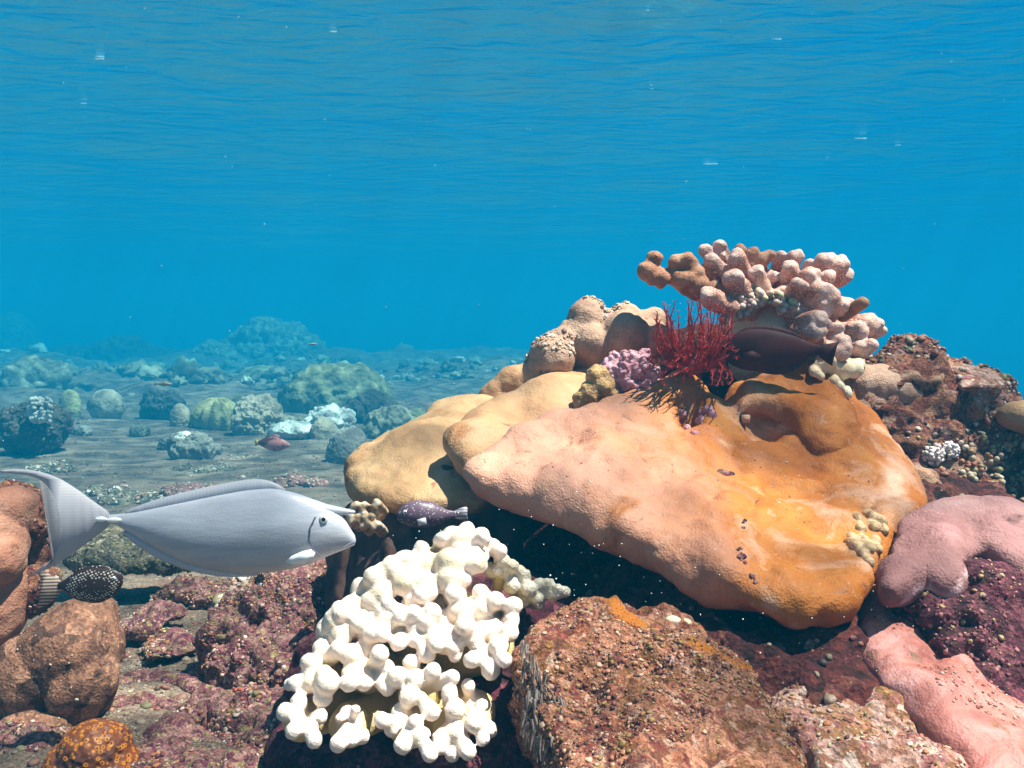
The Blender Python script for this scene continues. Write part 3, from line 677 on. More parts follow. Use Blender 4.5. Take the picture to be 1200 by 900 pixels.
k = .7 * np.clip(1.3 - (best + 3 * fbm(V, 60, 2, 3)) / 3, 0, 1); at = me.color_attributes.new('Col', 'FLOAT_COLOR', 'POINT')
at.data.foreach_set('color', np.stack([k, k, k, np.ones_like(k)], 1).astype(np.float32).ravel())
mvm = M['mauve'].node_tree; bs = mvm.nodes['Principled BSDF']; src = bs.inputs['Base Color'].links[0].from_socket
an = mvm.nodes.new('ShaderNodeAttribute'); an.attribute_name = 'Col'; mm = mvm.nodes.new('ShaderNodeMix'); mm.data_type = 'RGBA'
mvm.links.new(an.outputs['Fac'], mm.inputs[0]); mvm.links.new(src, mm.inputs[6]); mm.inputs[7].default_value = (.74, .50, .54, 1); mvm.links.new(mm.outputs[2], bs.inputs['Base Color'])
mv = obj('mauve_coral', me, M['mauve'], None, 'smooth greyish mauve coral mound at the right edge next to the orange plate', 'coral')
me = pillow_mesh('h', .005, 3, [('f', 8, .03, 3), ('r', 14, .016, 3), ('c', 34, .010), ('f', 80, .004, 2)],
    [dict(poly=[(1055, 700), (1080, 690), (1125, 695), (1130, 670), (1155, 655), (1215, 675), (1380, 720), (1400, 900), (1260, 900), (1150, 800), (1090, 745)],
          anchors=[(1060, 700, 1.16), (1200, 680, 1.20), (1130, 780, 1.12), (1300, 880, 1.06)], tf=.012, tb=.12, R=26)])
hl = obj('hollow_rock', me, M['hollow'], None, 'deep purple knobbly hollow between the mauve mound and the pink ridge', 'rock')
with_growth(hl, 2000, .0012, .005, [(.28, .08, .10), (.20, .04, .06), (.40, .26, .12), (.10, .02, .03), (.36, .14, .14)], clumpy(10, -.05, 6))
me = pillow_mesh('pr', .0045, 4, [('f', 8, .018, 3), ('r', 14, .008, 3), ('f', 30, .007, 4)],
    [dict(poly=[(1003, 742), (1008, 715), (1024, 690), (1055, 688), (1078, 722), (1110, 755), (1150, 785), (1185, 820), (1240, 880), (1300, 960), (1200, 1000), (1130, 900), (1085, 850), (1040, 800), (1010, 770)],
          anchors=[(1005, 742, 1.18), (1060, 700, 1.26), (1180, 880, .98), (1250, 880, 1.04)], tf=.022, tb=.08, R=28, bumps=[(1120, 800, 20, .014), (1060, 760, 22, .012), (1090, 790, 14, -.012), (1180, 860, 24, .01)])])
m = Mat('pink_ridge_skin', .6, .4)
m.col = m.ramp(m.noise(11, 6, .65, .8), [(.3, (.20, .05, .04)), (.48, (.38, .13, .11)), (.68, (.54, .27, .26))])
m.patch((.42, .13, .04), 7, .54, .64, 5, .8); m.patch((.24, .10, .06), 30, .62, .68, 6, 1.); m.patch((.70, .56, .54), 22, .66, .71, 6, 1.)
m.bump(m.noise(40, 6, .65), .7, .008); m.bump(m.voro(300), .4, .0012)
pr = obj('pink_ridge_coral', me, m.done(), None, 'pink and rust coral ridge sloping down to the bottom right corner', 'coral')
with_growth(pr, 1300, .0008, .0030, [(.50, .26, .18), (.56, .38, .34), (.34, .10, .06), (.22, .07, .05)], lambda c, nn: np.clip((fbm(c, 12, 2, 9) - .12) * 6, 0, 1) * facing(c, nn))

# ------------------------------------------------------------------ foreground rocks
FR = [(608, 800), (608, 775), (624, 752), (648, 738), (672, 728), (705, 724), (740, 728), (778, 736), (812, 744), (838, 758), (856, 782), (880, 815), (900, 845), (925, 885), (960, 960), (880, 1050), (720, 1060), (680, 960), (676, 900), (655, 860), (625, 825)]
me = pillow_mesh('fr', .0038, 3, [('f', 6, .026, 3), ('r', 12, .014, 3), ('f', 32, .012, 4), ('c', 60, .006), ('f', 120, .002, 2)],
    [dict(poly=FR, anchors=[(620, 730, 1.16), (800, 725, 1.18), (700, 900, .90), (900, 900, .92)], tf=.02, tb=.10, R=30,
          bumps=[(690, 850, 50, -.03), (690, 715, 30, .01), (780, 780, 50, .008)])])
frk = obj('encrusted_rock', me, M['frock'], None, 'big brown rock crusted with pink and orange growth in front of the orange plate', 'rock')
with_growth(frk, 9000, .0009, .0036, [(.44, .20, .12), (.36, .14, .08), (.22, .07, .04), (.54, .34, .24), (.30, .18, .06), (.10, .03, .03)], clumpy(9, -.12, 2))
s = Soup()
for x, y, dx, r in [(762, 862, 10, .010), (778, 852, 8, .010), (800, 858, 8, .010), (818, 868, 8, .010), (838, 880, 10, .011), (790, 870, 6, .009), (812, 884, 8, .010)]:
    s.cap(P(x, y, .955), P(x + dx, y + 4, .95), r * .8, r, 3)
obj('knob_coral', displace(remesh(s.mesh('w'), .0025, 2), [('f', 50, .002, 2)]), M['knob'], None, 'row of small grey pink nubs low on the big brown rock', 'coral')
s = Soup()
for x, y, r in [(796, 733, .009), (788, 728, .008), (780, 740, .013), (768, 736, .009), (802, 730, .006)]: s.ball(P(x, y, 1.125), (r * 1.4, r, r * .8), 3)
obj('shell', displace(s.mesh('w'), [('f', 70, .002, 2)]), M['cream'], None, 'small white shell bits on the upper right shoulder of the brown rock', 'shell')
# pale fringe hanging on the rock's left flank
s = Soup()
for k in range(230):
    px = RNG.uniform(612, 672); py = 770 + (px - 612) * 1.5 + RNG.uniform(-25, 70); d = 1.04 - (py - 770) * .0007 + RNG.uniform(-.02, .02)
    a = P(px, py, d); b = a + np.array([RNG.normal() * .004, -.003, -.018 * RNG.uniform(.6, 1.6)]); tube(s, [a, (a + b) / 2 + RNG.normal(size=3) * .002, b], .0018, .0008, 4)
m = Mat('pale_fringe', .8, .2); m.col = m.ramp(m.noise(60, 3), [(.4, (.16, .11, .10)), (.6, (.34, .27, .24))])
props(obj('algae_fringe', s.mesh('fr'), m.done(), None, 'ragged pale algae fringe hanging off the left flank of the brown rock', 'algae'), kind='stuff')

me = pillow_mesh('pk', .004, 3, [('f', 9, .022, 3), ('r', 20, .012, 3), ('f', 50, .006, 3), ('c', 60, .004)],
    [dict(poly=[(905, 800), (915, 775), (940, 764), (965, 770), (985, 800), (1010, 812), (1040, 822), (1070, 850), (1095, 890), (1140, 960), (1100, 1040), (960, 1050), (925, 900), (905, 850)],
          anchors=[(920, 780, 1.18), (1060, 840, 1.10), (960, 950, .92), (1100, 950, .92)], tf=.04, tb=.14, R=36, bumps=[(945, 800, 20, .012), (1040, 860, 30, .015)])])
pk = obj('encrusted_rock', me, M['prock'], None, 'pink and olive encrusted rock at the bottom edge between brown rock and pink ridge', 'rock')
with_growth(pk, 2600, .001, .0042, PAL_REEF + [(.6, .5, .3), (.62, .36, .32)], clumpy(12, -.1, 5))
s = Soup()
for k in range(46):
    a = k * 2.4; r = 4.0 * math.sqrt(k); px = 995 + r * math.cos(a) * .8; py = 797 + r * math.sin(a) * .62
    s.cap(P(px, py + 6, 1.135), P(px, py, 1.095 + r * .0009), .004, .0042, 2)
m = Mat('rust_knob_skin', .55, .4); m.col = m.ramp(m.noise(120, 3), [(.4, (.46, .10, .05)), (.62, (.66, .34, .24))])
obj('button_coral', s.mesh('r'), m.done(), None, 'tight rust red cluster of bead like coral tips above the pink olive rock', 'coral')

# rock base under the white coral
s = Soup(); ell(s, 470, 800, 1.30, .16, .12, .11); ell(s, 580, 780, 1.34, .14, .12, .14); ell(s, 560, 880, 1.18, .12, .10, .09); ell(s, 420, 880, 1.20, .12, .10, .06); ell(s, 600, 860, 1.25, .08, .1, .14)
me = displace(remesh(s.mesh('wb'), .006, 4), [('f', 8, .03, 3), ('r', 18, .012, 3), ('c', 45, .006)])
wb = obj('coral_base_rock', me, M['hollow'], None, 'dark purple rock carrying the white finger coral', 'rock')
# dark ribbed column behind the snout
s = Soup(); ell(s, 430, 650, 1.62, .075, .08, .10); ell(s, 480, 680, 1.60, .12, .10, .16); ell(s, 410, 690, 1.60, .045, .06, .09); ell(s, 540, 660, 1.62, .12, .10, .18); ell(s, 450, 760, 1.60, .12, .12, .12)
me = remesh(s.mesh('cw'), .005, 4)
V = getv(me); N = getn(me); k = np.sin(V[:, 0] * 150 + 6 * fbm(V, 8, 2, 1)); setv(me, V + N * (.004 * k + .012 * fbm(V, 14, 3, 5))[:, None])
m = Mat('ribbed_brown_skin', .7, .3); m.col = m.ramp(m.noise(20, 5), [(.35, (.045, .022, .022)), (.65, (.13, .065, .055))]); m.bump(m.noise(120, 4), .5, .003)
obj('ribbed_coral', me, m.done(), None, 'dark brown ribbed coral column under the lowest left plate', 'coral')
s = Soup()
for k in range(26):
    px = RNG.uniform(412, 452); py = 600 + (px - 412) * -.15 + RNG.uniform(-4, 26); s.cap(P(px + 3, py + 6, 1.50), P(px - 6, py - 3, 1.44), .006, .0065, 2)
m = Mat('tan_finger_skin', .6, .3); m.col = m.ramp(m.noise(60, 3), [(.4, (.40, .24, .14)), (.62, (.74, .62, .48))])
obj('finger_coral', displace(remesh(s.mesh('fc'), .0025, 1), [('f', 60, .001, 2)]), m.done(), None, 'little cream and brown finger coral just beyond the silver fish snout', 'coral')

# ------------------------------------------------------------------ white finger coral
W = [(690,85,35),(740,65,30),(790,85,30),(760,120,42),(830,120,28),(860,135,24),(580,130,25),(525,170,33),(480,200,38),(600,190,46),(680,180,46),(760,170,44),(420,230,38),(440,280,42),(520,240,46),(600,260,44),(680,230,46),
     (370,270,34),(410,310,36),(340,340,42),(280,380,38),(300,430,40),(250,410,33),(360,400,40),(400,385,40),(460,380,38),(495,420,33),(500,460,26),(500,350,24),(550,355,26),(560,400,28),(560,450,26),(620,360,30),(700,290,38),(745,350,36),(745,410,32),
     (655,380,30),(690,470,32),(655,430,30),(700,505,22),(790,285,28),(800,340,36),(840,310,30),(830,410,36),(890,425,32),(905,330,28),(775,470,26),(757,520,27),(850,470,32),(875,520,24),(825,555,30),(900,380,26),
     (230,480,30),(290,478,28),(190,530,32),(140,600,28),(120,605,22),(200,590,42),(250,600,38),(235,650,30),(330,500,36),(380,478,32),(435,500,28),(460,550,26),(340,570,36),(380,600,28),(330,600,30),
     (105,705,32),(150,670,30),(130,770,28),(205,800,27),(190,760,24),(225,720,24),(320,705,24),(350,695,18),(295,725,16),(290,812,30),(370,785,28),(340,805,18),
     (600,500,28),(620,560,24),(545,530,27),(500,580,32),(465,615,26),(560,590,30),(540,650,34),(510,710,34),(445,735,27),(480,760,28),(550,790,32),(515,820,28),(690,580,22),(680,640,28),(700,690,34),(615,700,30),
     (745,610,22),(795,680,20),(770,740,30),(820,765,26),(800,800,22),(700,770,32),(650,800,28),(610,850,24),(690,850,24),(745,840,26),(640,830,24),(560,740,26),(590,780,20)]
W2 = [(850,200,24),(900,190,24),(930,205,18),(880,215,20),(900,260,30),(945,225,22),(960,270,28),(1000,255,24),(990,305,22),(940,315,24),(1030,250,18),(1050,290,22),(1085,280,20),(1000,330,16),(820,200,26),(870,170,22),(1020,290,20),(1060,270,18)]
for (x0_, y0_, x1_, y1_, n_) in [(560, 90, 800, 240, 16), (400, 200, 720, 330, 20), (260, 320, 560, 440, 14), (600, 330, 860, 470, 12)]:
    for _ in range(n_): W.append((RNG.uniform(x0_, x1_) - (0), RNG.uniform(y0_, y1_), RNG.uniform(20, 34)))
W = [q for q in W if q[1] > 60 + max(0, (640 - q[0]) * .62) - 20 or q[0] > 640]
GC = np.array([(620, 190), (420, 330), (560, 400), (730, 400), (850, 380), (230, 560), (390, 560), (170, 730), (330, 750), (570, 640), (540, 740), (690, 740), (770, 700), (840, 480)], float)
def wpt(x, y): return 300 + x / 3, 600 + y / 3
def wd(py): return 1.20 - (py - 620) / 270 * .20
wc = empty('finger_coral', P(480, 880, 1.16), 'bright white colony of fat stubby finger coral under the plates', 'coral')
s = Soup(); tips = []
for i, (x, y, r) in enumerate(W):
    px, py = wpt(x, y); d = wd(py) + RNG.uniform(-.022, .014); rm = r / 3 * d / F * 1.16
    g = GC[np.argmin(((GC - (x, y)) ** 2).sum(1))]; gx, gy = wpt(*g); tip = P(px, py, d)
    lo = y > 470; k_ = .80 if lo else .5; rt = P(px + (gx - px) * k_, py + (gy - py) * k_, d + (.022 if lo else .04))
    s.cap(rt, tip, rm * (.66 if lo else .8), rm, 3); tips.append(tip)
for (gx, gy, gr) in [(690, 150, 60), (600, 230, 75), (500, 250, 70), (420, 320, 70), (340, 370, 62), (290, 410, 50), (700, 230, 55), (560, 350, 50), (460, 350, 55), (640, 340, 50), (720, 330, 50), (740, 400, 45), (820, 370, 50), (860, 430, 45), (690, 430, 45)]:
    px, py = wpt(gx, gy); d = wd(py) + .035; q = gr / 3 * d / F * 1.15; s.ball(P(px, py, d), (q, q * .7, q), 3)
for g in GC:
    gx, gy = wpt(*g); s.ball(P(gx, gy, wd(gy) + .05), (.026, .03, .026), 3); s.cap(P(gx, gy, wd(gy) + .06), P(490, 800, 1.28), .022, .04, 3)
me = remesh(s.mesh('w'), .0024, 2, .5); displace(me, [('f', 45, .0022, 2), ('c', 330, .0005), ('f', 240, .0004, 1)])
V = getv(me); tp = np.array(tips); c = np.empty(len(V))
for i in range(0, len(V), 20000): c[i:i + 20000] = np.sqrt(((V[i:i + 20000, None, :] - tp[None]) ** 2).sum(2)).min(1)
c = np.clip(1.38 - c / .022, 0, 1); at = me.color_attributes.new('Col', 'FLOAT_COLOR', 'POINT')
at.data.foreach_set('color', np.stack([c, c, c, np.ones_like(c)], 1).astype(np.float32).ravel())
obj('branches', me, M['white'], wc)
s = Soup()
for (x, y, r) in W2:
    px, py = wpt(x, y); d = 1.20 + RNG.uniform(-.01, .01); rm = r / 3 * d / F; gx, gy = wpt(900, 300)
    s.cap(P(px + (gx - px) * .5, py + (gy - py) * .3, d + .04), P(px, py, d), rm * .7, rm, 3)
me = displace(remesh(s.mesh('w'), .0026, 2), [('c', 120, .003), ('f', 60, .001, 2)])
m = Mat('grey_white_skin', .6, .3); m.col = m.ramp(m.noise(40, 3), [(.4, (.42, .36, .28)), (.6, (.66, .58, .50))]); m.bump(m.voro(300), .6, .002)
obj('finger_coral', me, m.done(), None, 'greyer knobbly finger coral tucked into the shade right of the white colony', 'coral')

# ------------------------------------------------------------------ lower left: boulders, rubble
def blobrock(name, mat, balls, voxel, layers, label, cat='rock', group=None, sm=4):
    s = Soup()
    for (x, y, d, rx, ry, rz) in balls: s.ball(P(x, y, d), (rx, ry, rz), 4)
    return obj(name, displace(remesh(s.mesh('b'), voxel, sm), layers), M[mat] if isinstance(mat, str) else mat, None, label, cat, group)
bo = blobrock('boulder_coral', 'boulder', [(85, 760, 1.42, .072, .08, .075), (50, 790, 1.42, .080, .08, .075), (95, 800, 1.40, .055, .06, .07), (105, 735, 1.45, .04, .05, .05), (60, 835, 1.40, .075, .08, .03)],
              .004, [('f', 9, .018, 3), ('c', 14, .010), ('f', 40, .003, 3)], 'rounded brown boulder coral under the small spotted fish', 'coral')
with_growth(bo, 60, .0012, .0028, PAL_PALE, lambda c, nn: facing(c, nn) * 1.0)
blobrock('lobed_coral', m_smooth_coral('peach_coral_skin', (.28, .10, .06), (.40, .18, .12), (.50, .27, .19), 14, 260), [(-8, 640, 1.45, .05, .06, .065), (5, 655, 1.43, .028, .05, .045), (15, 600, 1.48, .035, .05, .04), (-30, 700, 1.46, .08, .08, .12)],
         .004, [('f', 12, .010, 3), ('c', 30, .004)], 'peach coloured lobed coral cut off by the left picture edge', 'coral')
lr = blobrock('encrusted_rock', 'rrock', [(28, 610, 1.52, .045, .05, .045), (40, 640, 1.55, .035, .04, .05), (20, 585, 1.55, .04, .05, .03), (30, 690, 1.52, .05, .06, .04)], .0045, [('f', 12, .02, 3), ('c', 40, .010)], 'rough reddish rock between the peach coral and the silver fish tail')
with_growth(lr, 300, .002, .006, PAL_REEF)
sp = blobrock('pitted_sponge', None or m_rock('x', [(.2, .1, .1), (.2, .1, .1)]), [(112, 880, 1.22, .048, .05, .045), (95, 900, 1.22, .05, .05, .04), (130, 905, 1.22, .04, .05, .04)], .0028, [('f', 14, .006, 2), ('p', 85, .007)], 'orange pitted sponge at the bottom left edge below the boulder', 'sponge')
m = Mat('orange_pitted_skin', .5, .4); m.col = m.ramp(m.noise(18, 4), [(.36, (.10, .035, .03)), (.52, (.26, .07, .02)), (.7, (.36, .10, .02))])
vd = m.voro(125); m.col = m.mix(m.ramp(vd, [(.34, 1), (.46, 0)]), m.col, (.66, .22, .02)); m.col = m.mix(m.ramp(vd, [(.16, 1), (.24, 0)]), m.col, (.08, .02, .01)); m.bump(m.voro(120), .8, .003); sp.data.materials[0] = m.done()
rb = blobrock('rubble_rock', 'rubrock', [(300, 745, 1.62, .075, .07, .07), (345, 735, 1.62, .06, .06, .06), (270, 760, 1.58, .045, .05, .07), (330, 790, 1.52, .08, .07, .06), (370, 800, 1.45, .06, .06, .06)],
              .0042, [('f', 10, .03, 3), ('r', 20, .018, 3), ('f', 34, .016, 4), ('c', 60, .010), ('f', 110, .004, 2)], 'mottled purple and brown rubble rock left of the white coral')
with_growth(rb, 4200, .001, .0045, PAL_REEF + [(.30, .12, .14), (.2, .07, .08)], clumpy(14, -.15, 3))
rb = blobrock('rubble_rock', 'rubrock', [(300, 840, 1.36, .06, .05, .035), (350, 870, 1.30, .09, .07, .035), (250, 835, 1.40, .05, .05, .02), (240, 880, 1.3, .04, .04, .015)],
              .0042, [('f', 12, .03, 3), ('f', 34, .016, 4), ('c', 60, .008), ('f', 110, .004, 2)], 'low red and brown rubble heap at the bottom beside the white coral')
with_growth(rb, 2600, .0012, .005, PAL_REEF + [(.40, .08, .05), (.5, .26, .24)], clumpy(14, -.15, 3))
rb = blobrock('rubble_rock', 'rubrock', [(205, 880, 1.30, .05, .05, .022), (180, 905, 1.24, .05, .05, .02), (230, 910, 1.22, .06, .05, .03), (290, 905, 1.2, .06, .05, .03)],
              .0042, [('f', 12, .03, 3), ('f', 34, .014, 4), ('c', 60, .008)], 'low brown crust of rubble on the sand right of the orange sponge')
with_growth(rb, 1200, .001, .005, PAL_REEF, clumpy(14, -.15, 3))
rb = blobrock('rubble_rock', 'rubrock', [(165, 735, 1.75, .05, .05, .018), (190, 720, 1.80, .06, .05, .02), (200, 760, 1.65, .05, .05, .014)],
              .0045, [('f', 12, .025, 3), ('f', 34, .014, 4), ('c', 60, .008)], 'flat red brown crust on the sand right of the small spotted fish')
with_growth(rb, 700, .001, .005, PAL_REEF + [(.5, .5, .2)], clumpy(14, -.15, 3))
for k_, (x, y, d, wx, lab) in enumerate([(150, 850, 1.42, .05, 'small brown crust of rubble just right of the brown boulder foot'), (255, 790, 1.62, .06, 'rusty rubble hump between the boulder and the mottled rubble rock'),
        (20, 880, 1.30, .08, 'dark brown rubble crust in the bottom left corner'), (345, 680, 1.9, .09, 'pinkish rubble top behind the mottled rubble rock under the silver fish'), (215, 690, 2.05, .06, 'small purple rubble tuft on the sand under the silver fish belly')]):
    rb = blobrock('rubble_rock', 'rubrock', [(x, y, d, wx, wx * .8, wx * .42), (x + 30, y + 6, d, wx * .7, wx * .7, wx * .3), (x - 24, y + 8, d, wx * .6, wx * .7, wx * .3)],
                  .0045, [('f', 12, .03, 3), ('f', 34, .016, 4), ('c', 60, .008)], lab)
    with_growth(rb, 900, .001, .0045, PAL_REEF, clumpy(14, -.15, 3))
dr = blobrock('rubble_rock', 'greyrock', [(150, 650, 2.15, .13, .10, .045), (195, 655, 2.12, .08, .08, .04), (110, 645, 2.2, .08, .08, .05)], .006, [('f', 9, .03, 3), ('c', 35, .012)], 'dark rock with a yellow green patch behind the silver fish tail')
with_growth(dr, 700, .002, .007, [(.2, .2, .1), (.30, .26, .2), (.1, .1, .08)])
s = Soup(); c = P(302, 838, 1.33)
for k in range(40):
    a = k / 40 * 6.283; s.ball(c + np.array([.016 * math.cos(a), .010 * math.sin(a) - .012, .015 * math.sin(a)]), .0055, 2)
obj('tube_shell', displace(remesh(s.mesh('t'), .002, 1), [('f', 60, .003, 3)]), M['prock'], None, 'ring shaped pinkish tube shell on the low rubble heap', 'shell')
# sand burrow ridges
s = Soup()
for pts in ([(120, 812), (150, 800), (185, 795), (215, 800), (240, 815), (250, 840)], [(130, 830), (165, 826), (200, 832), (225, 850)]):
    s2 = [P(x, y, gd(y + 6)) for x, y in pts]
    for a, b in zip(s2[:-1], s2[1:]): s.cap(a, b, .016, .016, 3)
obj('sand_ridge', displace(remesh(s.mesh('r'), .005, 5), [('f', 18, .010, 3), ('f', 60, .004, 3)]), M['rubrock'], None, 'low winding ridge of crusted sand right of the brown boulder', 'ridge')

# rubble over the sand
def floor_pt(px, py):
    d = gd(py, -.2)
    for _ in range(14):
        p = P(px, py, d); z = ground_z(p[0:1], p[1:2])[0]; d = .5 * d + .5 * min(gd(py, z), 60)
    p = P(px, py, d); p[2] = ground_z(p[0:1], p[1:2])[0]; return p
PR = [(.34, .22, .16), (.22, .12, .09), (.44, .32, .25), (.12, .07, .06), (.52, .42, .36), (.34, .12, .09), (.24, .20, .11), (.46, .22, .17)]
s = Soup(); px = RNG.uniform(-120, 640, 30000); py = 920 - 470 * RNG.random(30000)
dn = fbm(np.stack([px / 90, py / 60, 0 * px], 1), 1, 3, 77)
ok = ~((py < 545) & (dn < .12)) & ~((dn < -.02) & (RNG.random(30000) < .8)); px = px[ok][:11000]; py = py[ok][:11000]
d = gd(py, -.2)
for _ in range(12):
    q = P(px, py, d); z = ground_z(q[:, 0], q[:, 1]); d = .5 * d + .5 * np.minimum(gd(py, z), 60)
Q = P(px, py, d); Q[:, 2] = ground_z(Q[:, 0], Q[:, 1])
for p in Q:
    dist = p[1]; r0 = RNG.uniform(.0014, .0034) + .008 * RNG.random() ** 9; r = r0 * (.7 + .22 * dist)
    v, f = SH1[RNG.integers(8)] if r0 < .004 else SH[RNG.integers(8)]
    s.add(p + (v @ rrot().T) * r * np.array([1, 1, .75]), f, np.array(PR[RNG.integers(len(PR))]) * RNG.uniform(.4, .85))
props(obj('rubble', s.mesh('rubble'), M['growth'], None, 'scattered coral rubble and pebbles over the sandy floor', 'rubble'), kind='stuff')
# far coral rubble reading as one mass
SHR = []
for i in range(8):
    v, f = ico(3); n_ = fbm(v + 7.7 * i, 2.4, 4, i, .65); SHR.append((v * (1 + 1.1 * n_)[:, None] * RNG.uniform(.6, 1.2, 3), f))
s = Soup()
for k in range(1500):
    a = RNG.uniform(-.62, .25); d_ = 18 + 28 * RNG.random() ** 1.2; x = d_ * math.sin(a); y = d_ * math.cos(a)
    if fbm(np.array([[x * .25, y * .25, 0]]), 1, 3, 5)[0] < .08: continue
    z = ground_z(np.array([x]), np.array([y]))[0]; r_ = RNG.uniform(.05, .16) + .30 * RNG.random() ** 6
    c = [(.20, .18, .12), (.10, .09, .06), (.34, .32, .24), (.60, .58, .50), (.06, .06, .05), (.24, .26, .14)][RNG.choice(6, p=[.25, .25, .18, .06, .16, .10])]
    v, f = SHR[RNG.integers(8)]; s.add(np.array([x, y, z + r_ * .2]) + (v @ rrot().T) * r_ * np.array([1.1, 1.1, .8]), f, c)
props(obj('far_rubble', s.mesh('fr'), M['growth'], None, 'coral heads and rubble far off melting into the blue haze', 'rubble'), kind='stuff')
# mid distance rubble banks, each a rock of its own
for i, (x, y, wpx, hpx, lab) in enumerate([
    (165, 578, 46, 16, 'pale crusty rubble bank above the silver fish back, left of its fin'), (225, 572, 34, 15, 'grey crusty rubble bank above the start of the silver fish dorsal fin'),
    (60, 545, 30, 12, 'small grey rubble patch below the dark rock at the left edge'), (350, 560, 36, 12, 'low rubble strip on the sand above the silver fish head'),
    (125, 570, 24, 10, 'little brown rubble patch above the silver fish tail'), (285, 690, 30, 12, 'dark little rubble patch on the sand under the silver fish belly'),
    (240, 545, 40, 10, 'flat rubble patch on the grey sand in the middle distance')]):
    c = floor_pt(x, y + hpx * .6); d = c[1]; sc_ = d / F; s = Soup()
    for q in range(6): s.ball(c + np.array([RNG.uniform(-.7, .7) * wpx * sc_, RNG.uniform(-.06, .06), .0]), (wpx * .35 * sc_, .12, hpx * .6 * sc_), 3)
    me = displace(remesh(s.mesh('rb'), .009, 2), [('f', 6, .05, 3), ('c', 18, .022), ('f', 40, .010, 2)])
    o = obj('rubble_bank', me, M['rubrock'] if i % 2 else M['greyrock'], None, lab, 'rubble', 'rubble banks on the sand'); with_growth(o, 260, .006, .020, PR + PAL_PALE)

# ------------------------------------------------------------------ background corals and rocks
def cm(name, a, b, sc=6, vs_=60, rib=False):
    m = Mat(name, .7, .2); m.col = m.ramp(m.noise(sc * .6, 6, .7, .5), [(.35, tuple(c * .55 for c in a)), (.65, tuple(c * .85 for c in b))]); m.bump(m.voro(vs_ * .5), .6, .012); m.bump(m.noise(sc * 2, 5), .6, .04); return m.done()
B = {'yel': cm('yellow_green_skin', (.34, .30, .14), (.56, .50, .26)), 'grn': cm('olive_skin', (.14, .15, .08), (.34, .32, .18), 5), 'tan': cm('beige_skin', (.36, .28, .20), (.52, .44, .34)),
     'wht': cm('bleached_skin', (.66, .64, .58), (.85, .84, .80), 12), 'drk': cm('dark_growth', (.03, .03, .03), (.12, .10, .08), 8), 'mix': cm('mixed_growth', (.05, .06, .05), (.40, .38, .28), 7, 30),
     'gry': cm('grey_skin', (.20, .18, .16), (.34, .31, .28))}
def dome(x, ytop, ybase, wpx, mat, label, name='dome_coral', cat='coral', layers=None, d=None, ry=None, parts=1, flat=.0, group=None):
    d = 2 * d if d else gd(ybase, -.6); sc_ = d / F; ry = ry and 2 * ry; layers = layers and [(q[0], q[1] / 2, q[2] * 2) + tuple(q[3:]) for q in layers]; c = P(x, ybase, d); h = (ybase - ytop) * sc_; rx = wpx / 2 * sc_; s = Soup()
    c = c + np.array([0, (ry or rx), 0])
    s.ball(c + np.array([0, 0, h * .35]), (rx, ry or rx, h * .65), 4)
    if parts > 1:
        for k in range(parts): s.ball(c + np.array([RNG.uniform(-.7, .7) * rx, RNG.uniform(-.6, .2) * rx, RNG.uniform(.1, .75) * h]), np.array([.38, .4, .3]) * np.array([rx, rx, max(h, rx * .6)]) * RNG.uniform(.7, 1.1), 3)
    me = remesh(s.mesh('d'), max(.008, rx / 46), 3)
    displace(me, layers if layers is not None else [('f', 3 / rx * .5, rx * .10, 3), ('c', 3 / rx, rx * .04)])
    return obj(name, me, B[mat], None, label, cat, group)
ROUGH = lambda r: [('f', 1.2 / r, r * .30, 3), ('r', 3 / r, r * .12, 3), ('c', 5 / r, r * .12)]
o = dome(245, 469, 505, 58, 'yel', 'yellow green ribbed dome coral on the sand in the middle distance', layers=[])
V = getv(o.data); N = getn(o.data); c0 = V.mean(0); a = np.arctan2(V[:, 0] - c0[0], V[:, 1] - c0[1]); setv(o.data, V + N * (.016 * np.cos(a * 13 + fbm(V, 3, 2, 2)) + .03 * fbm(V, 4, 3, 2))[:, None])
dome(207, 473, 503, 24, 'tan', 'small beige dome coral close beside the yellow green ribbed dome')
dome(76, 457, 492, 26, 'yel', 'narrow yellowish round coral right of the white brain coral')
dome(115, 457, 488, 42, 'tan', 'wider beige round coral, third round one from the left edge')
dome(182, 460, 486, 44, 'drk', 'dark ragged rock behind the ribbed dome coral', 'rock', 'rock', ROUGH(.15), parts=5)
dr = dome(18, 478, 524, 74, 'drk', 'dark rock at the left edge carrying the white coral', 'rock', 'rock', ROUGH(.16), parts=6, d=4.6)
with_growth(dr, 400, .010, .035, [(.12, .08, .06), (.2, .14, .1), (.04, .03, .03)])
s = Soup()
for k in range(110):
    px = RNG.uniform(34, 60); py = 467 + RNG.uniform(0, 28); s.ball(P(px, py, 9.0 + RNG.uniform(0, .12)), .024, 2)
s.ball(P(46, 481, 9.2), (.125, .10, .125), 3)
obj('brain_coral', s.mesh('w'), B['wht'], None, 'bright white knobbly coral on the dark rock at the left edge', 'coral')
r_ = dome(215, 512, 538, 50, 'gry', 'small dark crusted rock on the sand under a white cap', 'rock', 'rock', ROUGH(.12), parts=4)
s = Soup(); ell(s, 213, 517, gd(538, -.6) + .15, .15, .12, .09, 4); me = displace(s.mesh('w'), [('c', 25, .028), ('f', 10, .02, 2)])
obj('brain_coral', me, B['wht'], None, 'white cap coral alone on the small crusted rock', 'coral')
dome(296, 472, 512, 56, 'tan', 'pale lumpy coral head right of the yellow green ribbed dome', layers=ROUGH(.16), parts=5)
dome(278, 464, 490, 26, 'grn', 'small olive coral just behind the yellow green dome')
dome(300, 430, 470, 78, 'grn', 'low smooth green dome coral left of the largest dome', d=11.0)
